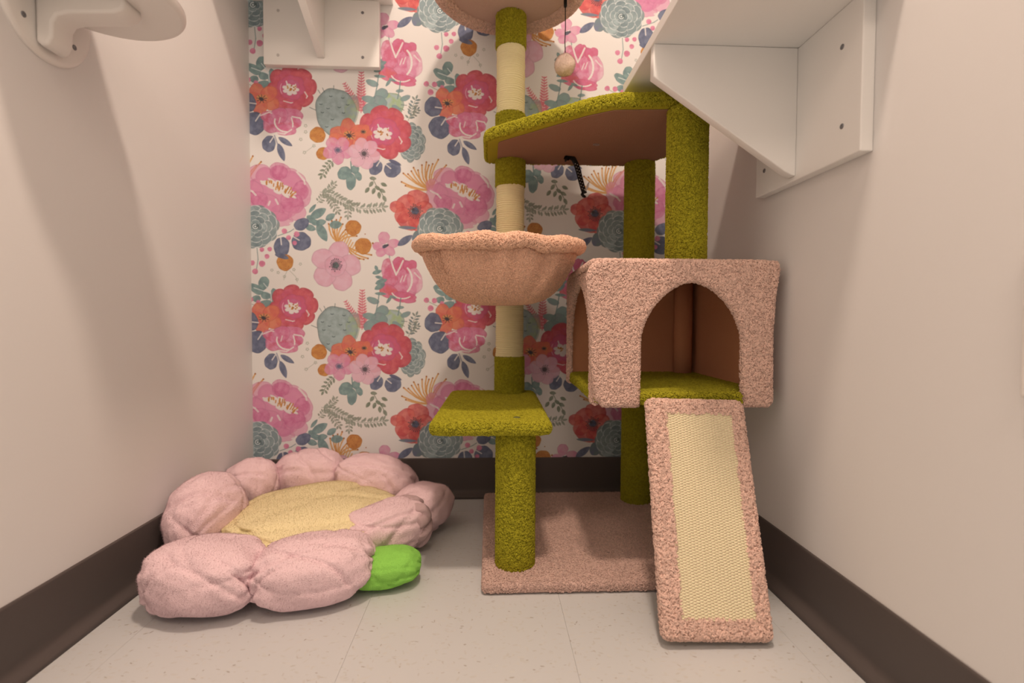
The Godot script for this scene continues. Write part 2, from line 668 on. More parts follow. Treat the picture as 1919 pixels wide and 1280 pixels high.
func blob(x: float, y: float, rx: float, ry: float, rot: float, ca: Color, cb: Color, lobes := 0, amp := 0.0, sd := 0.0, alpha := 0.94) -> void:
	var o := tp(x, y)
	rx *= K
	ry *= K
	var big := maxf(rx, ry) * (1.08 + amp) + 2.0
	var cr := cos(rot)
	var sr := sin(rot)
	for j in range(int(o.y - big), int(o.y + big) + 1):
		var dy := j - o.y
		for i in range(int(o.x - big), int(o.x + big) + 1):
			var dx := i - o.x
			var nx := (dx * cr + dy * sr) / rx
			var ny := (dy * cr - dx * sr) / ry
			var r := sqrt(nx * nx + ny * ny)
			if r > 1.1 + amp:
				continue
			var th := atan2(ny, nx)
			var e := 1.0 + 0.030 * sin(3.0 * th + sd * 7.0) + 0.018 * sin(7.0 * th + sd * 13.0)
			if lobes > 0:
				e += amp * (2.0 * pow(absf(cos(lobes * th * 0.5 + sd)), 0.55) - 1.2)
			if r >= e:
				continue
			var t := clampf(0.5 + 1.3 * noise.get_noise_2d(i * 0.022 + sd * 9.0, j * 0.022) + 0.3 * noise.get_noise_2d(i * 0.12, j * 0.12 + sd), 0.0, 1.0)
			var c := ca.lerp(cb, t)
			var q := r / e
			if q > 0.86:
				c = c.darkened(0.10 * (q - 0.86) / 0.14)
			put(i, j, c, alpha * clampf((e - r) * minf(rx, ry) * 0.8, 0.0, 1.0))


func leaf(x: float, y: float, l: float, w: float, rot: float, ca: Color, cb: Color, sd := 0.0) -> void:
	var o := tp(x, y)
	l *= K
	w *= K
	var big := maxf(l, w) + 2.0
	var cr := cos(rot)
	var sr := sin(rot)
	for j in range(int(o.y - big), int(o.y + big) + 1):
		var dy := j - o.y
		for i in range(int(o.x - big), int(o.x + big) + 1):
			var dx := i - o.x
			var p := (dx * cr + dy * sr) / l
			var q := dy * cr - dx * sr
			if absf(p) >= 1.0:
				continue
			var e := w * pow(maxf(1.0 - p * p, 0.0), 0.75) * (1.0 - 0.12 * p)
			if absf(q) < e:
				var t := clampf(0.5 + 1.2 * noise.get_noise_2d(i * 0.03 + sd * 9.0, j * 0.03), 0.0, 1.0)
				put(i, j, ca.lerp(cb, t), 0.94 * clampf((e - absf(q)) * 0.9, 0.0, 1.0))


# a brush line through measured points
func line(pts: Array, w: float, c: Color, a := 0.9) -> void:
	w *= K
	for k in pts.size() - 1:
		var p: Vector2 = tp(pts[k].x, pts[k].y)
		var q: Vector2 = tp(pts[k + 1].x, pts[k + 1].y)
		var d := q - p
		var ll := maxf(d.length_squared(), 0.01)
		for j in range(int(minf(p.y, q.y) - w - 1), int(maxf(p.y, q.y) + w + 2)):
			for i in range(int(minf(p.x, q.x) - w - 1), int(maxf(p.x, q.x) + w + 2)):
				var t := clampf(((i - p.x) * d.x + (j - p.y) * d.y) / ll, 0.0, 1.0)
				var e := Vector2(i, j).distance_to(p + d * t)
				if e < w + 0.5:
					put(i, j, c, a * clampf(w + 0.5 - e, 0.0, 1.0))


func arc(x: float, y: float, rx: float, ry: float, a0: float, a1: float, w: float, c: Color, a := 0.9) -> void:
	var pts := []
	var n := 3 + int(absf(a1 - a0) * 4.0)
	for k in n + 1:
		var t := deg_to_rad(1.0) * 0.0 + lerpf(a0, a1, float(k) / n)
		pts.append(Vector2(x + rx * cos(t), y + ry * sin(t)))
	line(pts, w, c, a)


func ball(x: float, y: float, r: float) -> void:
	blob(x, y, r, r, 0, P.amber, P.amber2, 0, 0, x)
	for k in 26:
		var a := rng.randf() * TAU
		var d := sqrt(rng.randf()) * r * 0.9
		blob(x + cos(a) * d, y + sin(a) * d, 4, 4, 0, P.amber3, P.amber3, 0, 0, 0, 0.45)


func berry(x: float, y: float, r: float) -> void:
	blob(x, y, r, r, 0, P.berry, P.berry2, 0, 0, x * 0.1)


func rose(x: float, y: float, r: float, s: float) -> void:
	blob(x, y, r, r * 0.96, 0, P.rose, P.rose2, 8, 0.09, s)
	for k in 8:
		var a := k * TAU / 8 + s
		blob(x + cos(a) * r * 0.62, y + sin(a) * r * 0.60, r * 0.36, r * 0.27, a + 1.4, [P.rose, P.rose3, P.mag][k % 3], P.rose2, 0, 0, k + s, 0.42)
	blob(x - r * 0.02, y - r * 0.05, r * 0.58, r * 0.52, 0, P.mag, P.rose3, 6, 0.08, s + 2, 0.75)
	blob(x - r * 0.05, y - r * 0.02, r * 0.40, r * 0.36, 0, P.mag2, P.mag, 0, 0, s + 3, 0.6)
	blob(x - r * 0.06, y + r * 0.04, r * 0.32, r * 0.22, 0.1, P.bg, P.bg, 7, 0.25, s, 0.95)
	line([Vector2(x - r * 0.24, y - r * 0.32), Vector2(x - r * 0.14, y)], 5, P.bg)
	line([Vector2(x + r * 0.16, y - r * 0.2), Vector2(x + r * 0.1, y)], 4, P.bg)
	for k in 12:
		blob(x - r * 0.04 + (rng.randf() - 0.5) * r * 0.42, y - r * 0.02 + (rng.randf() - 0.5) * r * 0.22, 8, 6, rng.randf() * 3, P.amber, P.amber3, 0, 0, k, 0.9)
	line([Vector2(x - r * 0.36, y + r * 0.56), Vector2(x - r * 0.05, y + r * 0.64), Vector2(x + r * 0.02, y + r * 0.62)], 4, P.bg, 0.8)
	line([Vector2(x + r * 0.55, y + r * 0.14), Vector2(x + r * 0.66, y + r * 0.32), Vector2(x + r * 0.62, y + r * 0.4)], 5, P.bg, 0.75)
	arc(x, y, r * 0.5, r * 0.46, 2.6, 3.6, 3, P.pale, 0.6)


# loose peony of brush-drawn petals with white gaps
func tulip(x: float, y: float, w: float, h: float, s: float) -> void:
	blob(x, y + h * 0.05, w * 0.78, h * 0.86, 0, P.peony, P.peony2, 6, 0.07, s)
	blob(x - w * 0.45, y - h * 0.3, w * 0.34, h * 0.62, -0.25, P.peony2, P.rose3, 0, 0, s, 0.8)
	blob(x - w * 0.05, y - h * 0.68, w * 0.26, h * 0.3, 0.2, P.rose3, P.peony, 3, 0.1, s)
	blob(x + w * 0.42, y - h * 0.55, w * 0.28, h * 0.3, 0.5, P.peony, P.rose3, 3, 0.12, s + 1)
	blob(x + w * 0.62, y + h * 0.05, w * 0.34, h * 0.55, -0.1, P.peony2, P.pale2, 0, 0, s + 2, 0.8)
	blob(x - w * 0.5, y + h * 0.5, w * 0.42, h * 0.3, 0.3, P.rose, P.peony, 0, 0, s + 3, 0.85)
	blob(x + w * 0.2, y + h * 0.75, w * 0.5, h * 0.24, 0.15, P.rose3, P.peony, 4, 0.1, s + 4, 0.9)
	line([Vector2(x - w * 0.42, y - h * 0.9), Vector2(x - w * 0.3, y - h * 0.5), Vector2(x - w * 0.18, y - h * 0.2)], 6, P.bg)
	line([Vector2(x + w * 0.12, y - h * 0.8), Vector2(x - w * 0.02, y - h * 0.5), Vector2(x - w * 0.18, y - h * 0.2)], 6, P.bg)
	arc(x, y, w * 0.5, h * 0.62, -0.9, 0.9, 7, P.bg)
	arc(x + w * 0.1, y + h * 0.4, w * 0.5, h * 0.4, 0.9, 2.7, 5, P.bg, 0.85)
	line([Vector2(x + w * 0.1, y - h * 0.15), Vector2(x + w * 0.0, y + h * 0.1)], 4, P.bg, 0.8)
	line([Vector2(x + w * 0.24, y - h * 0.2), Vector2(x + w * 0.14, y + h * 0.06)], 4, P.bg, 0.8)
	line([Vector2(x + w * 0.6, y - h * 0.3), Vector2(x + w * 0.85, y - h * 0.05)], 5, P.bg, 0.8)


func bloom(x: float, y: float, r: float, n: int, rot: float, ca: Color, cb: Color, eye: Color, er: float, tilt := 1.0) -> void:
	for k in n:
		var a := rot + k * TAU / n
		blob(x + cos(a) * r * 0.56, y + sin(a) * r * 0.56 * tilt, r * 0.50, r * 0.44, a, ca, cb, 0, 0, k + x, 0.86)
	blob(x, y, r * 0.4, r * 0.4 * tilt, 0, ca, cb, 0, 0, x, 0.8)
	for k in 16:
		var a := k * TAU / 16 + rot
		var q := er * (1.1 + 0.7 * rng.randf())
		line([Vector2(x + cos(a) * er * 0.7, y + sin(a) * er * 0.7 * tilt), Vector2(x + cos(a) * q, y + sin(a) * q * tilt)], 2.2, eye, 0.7)
		blob(x + cos(a) * q, y + sin(a) * q * tilt, 3.6, 3.6, 0, eye, eye, 0, 0, 0, 0.8)
	blob(x, y, er * 0.75, er * 0.72 * tilt, 0, eye, eye.lightened(0.12), 5, 0.1, x, 0.92)


func orange_bloom(x: float, y: float, r: float, s: float) -> void:
	for k in 5:
		var a := s + k * TAU / 5
		blob(x + cos(a) * r * 0.55, y + sin(a) * r * 0.42, r * 0.56, r * 0.44, a, P.orange, P.coral, 0, 0, k + s, 0.9)
	blob(x + r * 0.05, y - r * 0.02, r * 0.36, r * 0.26, 0.2, P.gold, P.orange, 0, 0, s, 0.8)
	for k in 9:
		var a := k * 0.7 + s
		line([Vector2(x, y), Vector2(x + cos(a) * r * 0.3, y + sin(a) * r * 0.24)], 2.6, P.dark, 0.75)
	blob(x - r * 0.03, y + r * 0.02, r * 0.15, r * 0.1, 0.5, P.dark, P.dark, 4, 0.15, s, 0.9)


func succulent(x: float, y: float, rx: float, ry: float, s: float, core := true) -> void:
	blob(x, y, rx, ry, 0, P.sage, P.sage2, 10, 0.07, s)
	for ring in 4:
		var q: float = [0.76, 0.56, 0.37, 0.19][ring]
		var n: int = [10, 8, 6, 4][ring]
		for k in n:
			var a := k * TAU / n + ring * 0.45 + s
			var cx := x + cos(a) * rx * q
			var cy := y + sin(a) * ry * q
			var pr := rx * (0.30 - 0.045 * ring)
			blob(cx, cy, pr * 1.08, pr * 0.84, a + PI / 2, P.bg2, P.bg2, 0, 0, k, 0.75)
			blob(cx - cos(a) * 2.0, cy - sin(a) * 2.0, pr * 0.98, pr * 0.74, a + PI / 2, [P.sage, P.sage2, P.slate, P.sage3][(k + ring) % 4], P.sage2, 0, 0, k + s, 0.95)
	if core:
		blob(x, y, rx * 0.17, ry * 0.17, 0, P.slate2, P.slate, 0, 0, s, 0.9)
		arc(x, y, rx * 0.11, ry * 0.11, 0.4, 5.0, 3.0, P.bg2, 0.9)
		blob(x, y, rx * 0.05, ry * 0.05, 0, P.bg2, P.bg2)


func fern(x0: float, y0: float, x1: float, y1: float, n: int, len0: float, c: Color) -> void:
	line([Vector2(x0, y0), Vector2(x1, y1)], 3, c, 0.85)
	var d := Vector2(x1 - x0, y1 - y0)
	var a := d.angle()
	for k in n:
		var t := (k + 0.5) / n
		var l := len0 * (1.0 - 0.55 * t)
		for s in [-1.0, 1.0]:
			var b: float = a + s * 0.95
			leaf(x0 + d.x * t + cos(b) * l, y0 + d.y * t + sin(b) * l, l, l * 0.40, b, c, P.coral2, k)


func sprig(pts: Array, l: float, w: float, c: Color, c2: Color, every := 1.0) -> void:
	line(pts, 2.2, c, 0.8)
	for k in pts.size() - 1:
		var d: Vector2 = pts[k + 1] - pts[k]
		var m := maxi(1, int(d.length() / (l * 1.15 * every)))
		for q in m:
			var p: Vector2 = pts[k] + d * ((q + 0.6) / m)
			var s := 1.0 if (k + q) % 2 else -1.0
			for ss in [s, -s * 0.9]:
				var a: float = d.angle() + ss * (0.9 + 0.3 * rng.randf())
				leaf(p.x + cos(a) * l * 1.25, p.y + sin(a) * l * 1.25, l * (0.8 + 0.4 * rng.randf()), w, a, c, c2, p.x)
	var e: Vector2 = pts[pts.size() - 1]
	var a2: float = (e - (pts[pts.size() - 2] as Vector2)).angle()
	leaf(e.x + cos(a2) * l, e.y + sin(a2) * l, l, w, a2, c, c2, e.x)


func stamens(x: float, y: float, ends: Array, bow: float) -> void:
	for q: Vector2 in ends:
		var m := (Vector2(x, y) + q) * 0.5
		var nrm := (q - Vector2(x, y)).orthogonal().normalized() * bow * (0.5 + rng.randf())
		var s := Vector2(x, y).lerp(q, 0.12)
		line([s, s.lerp(m, 0.5) + nrm * 0.7, m + nrm, m.lerp(q, 0.5) + nrm * 0.7, q], 5.2, P.amber4.lerp(P.amber, rng.randf()), 0.85)
		blob(q.x, q.y, 7, 7, 0, P.amber3, P.amber3, 0, 0, 0, 0.9)


func round_leaf(x: float, y: float, rx: float, ry: float, rot: float, vein: float) -> void:
	blob(x, y, rx, ry, rot, P.navy, P.navy2, 0, 0, x * 0.01 + y, 0.95)
	line([Vector2(x + cos(vein) * rx * 1.0, y + sin(vein) * ry * 1.0), Vector2(x + cos(vein) * rx * 0.25, y + sin(vein) * ry * 0.25)], 4.5, P.bg, 0.85)


var P := {}


func wallpaper() -> ImageTexture:
	for row in [["bg", 222, 200, 184], ["bg2", 208, 200, 188], ["pale", 226, 170, 172], ["pale2", 224, 160, 168], ["rose", 218, 88, 92], ["rose2", 208, 72, 82], ["rose3", 214, 88, 112], ["mag", 212, 88, 122], ["mag2", 208, 104, 140],
		["peony", 216, 98, 128], ["peony2", 220, 128, 150], ["pinkish", 220, 122, 150], ["pinkish2", 206, 92, 128], ["orange", 226, 112, 76], ["coral", 222, 96, 80], ["gold", 218, 150, 76], ["dark", 74, 62, 66], ["poppy", 226, 98, 84], ["poppy2", 210, 72, 70],
		["soft", 222, 160, 170], ["soft2", 218, 142, 156], ["sage", 138, 152, 146], ["sage2", 122, 138, 136], ["sage3", 152, 166, 160], ["slate", 104, 122, 122], ["slate2", 84, 102, 98], ["teal", 116, 146, 138], ["teal2", 98, 128, 124], ["lime", 152, 166, 112],
		["navy", 108, 112, 138], ["navy2", 88, 92, 120], ["plum", 96, 88, 112], ["amber", 208, 126, 52], ["amber2", 194, 108, 46], ["amber3", 168, 90, 40], ["amber4", 216, 146, 78], ["berry", 226, 124, 146], ["berry2", 214, 104, 130], ["fernred", 214, 92, 104], ["coral2", 222, 120, 120], ["olive", 112, 116, 92], ["olive2", 134, 134, 112], ["grey", 150, 148, 128], ["grey2", 136, 132, 112]]:
		var c := pc(row[1], row[2], row[3])
		var grey := c.get_luminance()
		P[row[0]] = c.lerp(Color(grey, grey, grey), 0.36 if row[0].begins_with("sage") or row[0].begins_with("teal") or row[0].begins_with("slate") or row[0].begins_with("navy") else 0.19)
	ink.resize(TW * TH * 3)
	for i in TW * TH:
		ink[i * 3] = P.bg.r
		ink[i * 3 + 1] = P.bg.g
		ink[i * 3 + 2] = P.bg.b
	rng.seed = 23
	# --- the grey-green sprays and thin sprigs that lie on the bare ground
	oy = 290.0
	sprig([Vector2(520, 350), Vector2(570, 290), Vector2(640, 210)], 15, 7, P.grey, P.grey2)
	sprig([Vector2(540, 270), Vector2(620, 290), Vector2(690, 330), Vector2(760, 365), Vector2(830, 385), Vector2(900, 385), Vector2(990, 372)], 20, 9, P.grey, P.grey2, 0.8)
	sprig([Vector2(600, 300), Vector2(625, 350), Vector2(665, 410)], 16, 8, P.grey2, P.grey)
	sprig([Vector2(760, 330), Vector2(740, 390), Vector2(738, 440)], 16, 8, P.grey2, P.grey)
	sprig([Vector2(640, 40), Vector2(600, 75), Vector2(570, 120), Vector2(555, 150)], 17, 9, P.olive, P.olive2)
	line([Vector2(915, 165), Vector2(940, 215), Vector2(985, 280), Vector2(1000, 320)], 2.4, P.olive)
	for q in [[918, 166, 0.1], [905, 208, 2.2], [876, 252, 2.2], [922, 258, 1.9], [962, 288, 1.5], [1000, 312, 1.1], [996, 210, 0.4], [952, 236, 0.6], [985, 255, 0.5]]:
		leaf(q[0], q[1], 25, 14, q[2], P.olive, P.olive2, q[0])
	# --- pale pink flower with amber balls
	stamens(660, 640, [Vector2(600, 500), Vector2(622, 478), Vector2(655, 470), Vector2(688, 452), Vector2(700, 500), Vector2(720, 540), Vector2(760, 560), Vector2(800, 585)], 16)
	stamens(720, 660, [Vector2(905, 720), Vector2(880, 745), Vector2(850, 752), Vector2(820, 748)], -16)
	for k in 8:
		line([Vector2(690 + k * 14, 640 + k * 10), Vector2(720 + k * 13, 560 + k * 18)], 5, P.amber4, 0.8)
	ball(775, 526, 57)
	ball(846, 656, 60)
	for q in [[860, 570, 5], [915, 636, 8]]:
		blob(q[0], q[1], q[2], q[2], 0, P.amber3, P.amber3)
	for k in 5:
		var a := -1.35 + k * TAU / 5
		blob(648 + cos(a) * 100, 805 + sin(a) * 100, 84, 76, a, P.soft, P.soft2.lerp(P.soft, 0.4), 2, 0.05, k * 1.7, 0.9)
	blob(648, 800, 80, 80, 0, P.soft, P.soft2, 0, 0, 4, 0.8)
	for k in 22:
		var a := k * TAU / 22
		var q := 30.0 + 16.0 * rng.randf()
		line([Vector2(648 + cos(a) * 20, 795 + sin(a) * 20), Vector2(648 + cos(a) * q, 795 + sin(a) * q)], 2.2, P.dark, 0.75)
		blob(648 + cos(a) * q, 795 + sin(a) * q, 5, 5, 0, P.dark, P.dark, 0, 0, 0, 0.85)
	blob(648, 797, 23, 22, 0, P.dark, P.slate2, 5, 0.1)
	# small pink flower on its stalk
	line([Vector2(1030, 705), Vector2(1042, 770)], 3.5, P.teal2, 0.8)
	for q in [[995, 595, 42, 46, 0.2], [1062, 636, 46, 34, -0.3], [955, 660, 44, 34, 0.4], [975, 700, 42, 32, -0.4], [1035, 690, 44, 34, 0.5]]:
		blob(q[0], q[1], q[2], q[3], q[4], P.soft2, P.pinkish, 0, 0, q[0], 0.86)
	blob(1005, 655, 26, 12, -0.45, P.dark, P.navy2, 3, 0.15)
	# magenta brush peony with its leaves
	tulip(1112, 895, 168, 170, 0.7)
	for q in [[975, 910, 46, 20, -0.35], [945, 842, 36, 17, -0.3], [960, 880, 30, 12, 0.2], [940, 815, 22, 13, 1.2], [965, 945, 44, 20, -0.5], [970, 997, 44, 12, 0.05], [1030, 1040, 34, 12, 2.2], [1060, 1020, 30, 10, 0.4]]:
		leaf(q[0], q[1], q[2], q[3], q[4], P.teal, P.teal2, q[0])
	# --- big pink peony group
	stamens(1330, 250, [Vector2(1122, 188), Vector2(1135, 125), Vector2(1168, 130), Vector2(1192, 108), Vector2(1208, 82), Vector2(1240, 100), Vector2(1268, 62), Vector2(1300, 40), Vector2(1318, 62), Vector2(1345, 52), Vector2(1385, 20), Vector2(1408, 88), Vector2(1442, 60), Vector2(1150, 215)], 18)
	blob(1555, 285, 200, 190, 0.2, P.pinkish, P.peony2, 9, 0.08, 1.3)
	for q in [[1440, 150, 90, 70, 0.4, 0], [1570, 125, 75, 62, 0.1, 1], [1660, 190, 95, 80, 0.6, 0], [1720, 290, 70, 100, 0.1, 1], [1380, 290, 80, 95, -0.2, 0], [1600, 410, 110, 60, -0.3, 1], [1480, 370, 100, 80, 0.3, 0], [1650, 350, 80, 70, 0.1, 1], [1570, 470, 90, 52, 0.2, 0], [1340, 210, 45, 50, 0.4, 0], [1420, 330, 70, 55, 0.5, 1], [1570, 135, 55, 55, 0, 1], [1690, 430, 70, 48, -0.5, 0]]:
		blob(q[0], q[1], q[2], q[3], q[4], P.pinkish2 if q[5] else P.pinkish, P.pinkish if q[5] else P.peony2, 3, 0.06, q[0] * 0.01, 0.62)
	blob(1470, 215, 40, 16, 0.4, P.bg, P.bg, 5, 0.2, 1)
	blob(1575, 250, 112, 40, 0.48, P.bg, P.bg, 9, 0.22, 2)
	for k in 34:
		var t := rng.randf() * 2.0 - 1.0
		var s := (rng.randf() - 0.5) * 44.0
		var cx := 1578.0 + t * 98 - s * 0.45
		var cy := 252.0 + t * 50 + s
		line([Vector2(cx, cy), Vector2(cx + 6 + t * 8, cy - 24 + absf(t) * 12)], 4.2, P.amber.lerp(P.amber3, rng.randf() * 0.6), 0.9)
	for q in [[[1690, 130], [1740, 190], [1745, 215]], [[1540, 330], [1556, 362]], [[1500, 345], [1490, 370]], [[1640, 500], [1700, 490]], [[1330, 250], [1380, 275], [1402, 300]]]:
		var l := []
		for w in q:
			l.append(Vector2(w[0], w[1]))
		line(l, 7, P.bg, 0.8)
	# poppy
	for q in [[1240, 310, 80, 66, 0.3], [1150, 345, 76, 60, -0.5], [1090, 370, 54, 44, 0], [1170, 470, 84, 66, 0.5], [1280, 400, 66, 80, 0.1], [1240, 480, 70, 66, 0.2], [1130, 430, 60, 60, 0]]:
		blob(q[0], q[1], q[2], q[3], q[4], P.poppy, P.poppy2, 2, 0.04, q[0] * 0.02, 0.82)
	for k in 24:
		var a := k * TAU / 24
		var q := 36.0 + 22.0 * rng.randf()
		line([Vector2(1220, 398), Vector2(1220 + cos(a) * q, 398 + sin(a) * q)], 2.6, P.dark, 0.7)
		blob(1220 + cos(a) * q, 398 + sin(a) * q, 4.4, 4.4, 0, P.dark, P.dark, 0, 0, 0, 0.8)
	blob(1220, 398, 26, 25, 0, P.dark, P.navy2, 5, 0.1)
	leaf(1165, 520, 70, 13, 0.04, P.navy, P.slate, 1)
	leaf(1147, 612, 66, 26, -0.62, P.navy, P.navy2, 2)
	blob(1240, 590, 44, 52, 0.3, P.navy, P.slate, 0, 0, 2)
	# teal leaves right of the peony (drawn at the next repeat on the left)
	for q in [[525, 425, 66, 32, -0.55], [475, 470, 40, 28, 0.7], [505, 492, 34, 22, 0.1], [470, 530, 40, 24, 0.3], [545, 490, 38, 24, -0.2], [552, 562, 72, 34, 1.1], [612, 450, 40, 24, -0.6], [650, 505, 46, 30, -0.1], [485, 390, 40, 14, -0.9]]:
		leaf(q[0], q[1], q[2], q[3], q[4], P.teal, P.teal2, q[0])
	blob(405, 505, 58, 42, -0.5, P.navy, P.navy2, 0, 0, 3)
	succulent(75, 525, 160, 150, 0.3)
	round_leaf(402, 628, 70, 68, 0, -2.6)
	round_leaf(262, 672, 56, 76, 0.1, -1.7)
	line([Vector2(235, 590), Vector2(320, 560), Vector2(350, 540)], 3, P.teal2, 0.7)
	line([Vector2(85, 680), Vector2(92, 760), Vector2(80, 830)], 3, P.teal2, 0.7)
	for q in [[282, 556, 20], [370, 577, 21], [312, 602, 18], [355, 640, 17], [120, 690, 17], [176, 686, 17], [156, 738, 18], [120, 790, 23], [70, 845, 21], [50, 785, 19]]:
		berry(q[0], q[1], q[2])
	ball(285, 780, 60)
	blob(262, 735, 52, 18, 0.3, P.navy2, P.navy, 0, 0, 1)
	for q in [[190, 835], [235, 852], [348, 830], [395, 790], [280, 880], [370, 900]]:
		for k in 5:
			var a: float = k * TAU / 5 + q[0]
			blob(q[0] + cos(a) * 8, q[1] + sin(a) * 8, 4.5, 4.5, 0, P.grey, P.olive2, 0, 0, 0, 0.75)
	line([Vector2(300, 838), Vector2(280, 880), Vector2(275, 905)], 1.8, P.grey, 0.6)
	line([Vector2(318, 838), Vector2(360, 880), Vector2(372, 920)], 1.8, P.grey, 0.6)
	# --- rose cluster (rows of the first measured strip)
	oy = 0.0
	for q in [[78, 500, 58, 32, 0.6], [130, 455, 38, 52, 0.3], [78, 572, 32, 26, 0], [145, 548, 36, 28, 0.2], [200, 545, 26, 52, 0.1], [138, 612, 50, 30, -0.3]]:
		blob(q[0], q[1], q[2], q[3], q[4], P.teal, P.teal2, 0, 0, q[0] * 0.1)
	line([Vector2(185, 590), Vector2(180, 520), Vector2(130, 455)], 3.5, P.bg2, 0.8)
	line([Vector2(180, 530), Vector2(60, 490)], 3.5, P.bg2, 0.8)
	for q in [[1300, 575, 20], [1358, 578, 20], [1330, 636, 22], [1412, 598, 17]]:
		berry(q[0], q[1], q[2])
	line([Vector2(1300, 578), Vector2(1360, 610), Vector2(1395, 625)], 2.6, P.grey, 0.7)
	rose(345, 635, 165, 0.4)
	orange_bloom(130, 715, 122, 0.5)
	round_leaf(1348, 745, 64, 72, 0, 0.1)
	round_leaf(1396, 895, 80, 82, 0, -1.0)
	for q in [[285, 865, 120, 80, 0.1, 0], [350, 830, 75, 50, 0.3, 1], [210, 900, 75, 60, -0.2, 0], [380, 880, 34, 36, 0.2, 0], [300, 940, 72, 40, 0, 1], [180, 850, 60, 42, 0.4, 0], [260, 830, 60, 52, 0, 1]]:
		blob(q[0], q[1], q[2], q[3], q[4], P.peony if q[5] else P.pinkish, P.peony2 if q[5] else P.rose3, 3, 0.05, q[0] * 0.03, 0.85)
	arc(300, 880, 80, 72, 1.5, 3.4, 5.5, P.bg, 0.9)
	line([Vector2(345, 840), Vector2(400, 850), Vector2(412, 868)], 5, P.bg, 0.9)
	line([Vector2(340, 850), Vector2(350, 890), Vector2(348, 915)], 5, P.bg, 0.9)
	line([Vector2(230, 960), Vector2(290, 968), Vector2(340, 935)], 5, P.bg, 0.85)
	line([Vector2(260, 850), Vector2(250, 890)], 3.5, P.bg, 0.8)
	line([Vector2(120, 838), Vector2(180, 812), Vector2(200, 818)], 4.5, P.bg, 0.8)
	round_leaf(178, 1042, 48, 60, 0.2, -0.9)
	leaf(265, 1102, 66, 24, 1.25, P.navy, P.navy2, 1)
	leaf(295, 1024, 58, 20, 0.55, P.navy, P.navy2, 2)
	line([Vector2(218, 980), Vector2(242, 1050)], 4, P.navy, 0.6)
	# --- cactus bouquet
	fern(835, 800, 838, 500, 14, 28, P.fernred)
	fern(800, 740, 716, 585, 9, 22, P.fernred)
	for k in 22:
		leaf(760 + rng.randf() * 85, 690 + rng.randf() * 110, 16, 6, rng.randf() * 3, P.fernred, P.coral2, k)
	blob(1050, 740, 92, 92, 0, P.lime, P.sage3, 0, 0, 5)
	for q in [[985, 655, 46, 38, 0], [960, 720, 62, 48, 0.2], [905, 770, 64, 44, -0.3], [890, 700, 52, 26, 0.2], [915, 580, 48, 24, 0.35], [1150, 685, 40, 20, -0.4], [1110, 632, 30, 13, -0.1], [1085, 760, 38, 18, 0.5]]:
		blob(q[0], q[1], q[2], q[3], q[4], P.teal, P.sage2, 0, 0, q[0] * 0.03)
	line([Vector2(960, 520), Vector2(950, 600), Vector2(930, 690)], 4, P.teal2, 0.8)
	line([Vector2(1115, 560), Vector2(1108, 620), Vector2(1095, 690)], 4, P.teal2, 0.8)
	blob(655, 800, 146, 172, -0.12, P.slate2, P.slate2, 0, 0, 3, 0.7)
	blob(655, 800, 141, 167, -0.12, P.sage, P.sage3, 0, 0, 3)
	blob(770, 780, 52, 110, 0.1, P.lime, P.sage, 0, 0, 6, 0.6)
	for q in [[550, 740], [620, 680], [705, 690], [560, 800], [630, 850], [710, 800], [590, 905], [600, 770], [680, 760], [660, 920], [740, 740]]:
		arc(q[0], q[1], 10, 7, 0.3, 2.8, 2.6, P.slate2, 0.8)
	for q in [[[545, 665], [530, 640]], [[575, 655], [562, 625]], [[640, 635], [642, 605]], [[515, 790], [470, 770]], [[1120, 735], [1160, 738]], [[1115, 760], [1140, 775]]]:
		line([Vector2(q[0][0], q[0][1]), Vector2(q[1][0], q[1][1])], 2.4, P.slate2, 0.7)
	sprig([Vector2(1170, 850), Vector2(1190, 800), Vector2(1205, 740), Vector2(1225, 690)], 17, 8, P.grey2, P.slate)
	sprig([Vector2(1180, 830), Vector2(1215, 800), Vector2(1235, 770)], 14, 7, P.grey2, P.slate)
	succulent(1195, 1010, 95, 138, 1.1, false)
	ball(525, 970, 57)
	ball(560, 1106, 46)
	for q in [[440, 905], [440, 950], [405, 1005], [430, 1100], [498, 1050]]:
		for k in 5:
			var a: float = k * TAU / 5 + q[0]
			blob(q[0] + cos(a) * 9, q[1] + sin(a) * 9, 5, 5, 0, P.grey, P.olive2, 0, 0, 0, 0.7)
	line([Vector2(500, 1048), Vector2(440, 1095)], 1.8, P.grey, 0.6)
	round_leaf(938, 1200, 46, 58, 0.5, -0.9)
	round_leaf(1056, 1214, 62, 56, -0.2, -2.4)
	blob(1075, 1160, 50, 14, 0.4, P.navy2, P.plum, 0, 0, 1)
	rose(1000, 945, 190, 0.9)
	orange_bloom(752, 968, 128, 0.8)
	orange_bloom(850, 940, 60, 0.2)
	blob(660, 1000, 60, 50, 0.2, P.orange, P.coral, 0, 0, 3, 0.8)
	bloom(668, 1078, 105, 5, 0.3, P.soft2, P.pinkish, P.navy2, 18, 0.9)
	for q in [[715, 1245, 54, 46, -0.6], [760, 1305, 36, 62, 0.05], [812, 1262, 24, 38, -0.5], [790, 1215, 30, 34, 0.4]]:
		blob(q[0], q[1], q[2], q[3], q[4], P.teal, P.teal2, 0, 0, q[0] * 0.05)
	line([Vector2(760, 1160), Vector2(765, 1230)], 5, P.teal2, 0.8)
	bloom(855, 1100, 112, 6, 0.25, P.soft, P.pale2, P.dark, 22)
	var im := Image.create(TW, TH, false, Image.FORMAT_RGB8)
	for j in TH:
		for i in TW:
			var at := (j * TW + i) * 3
			im.set_pixel(i, j, Color(ink[at], ink[at + 1], ink[at + 2]))
	ink.clear()
	return ImageTexture.create_from_image(im)


# ---------------------------------------------------------------- the cat tree
const POST_R := 0.0325


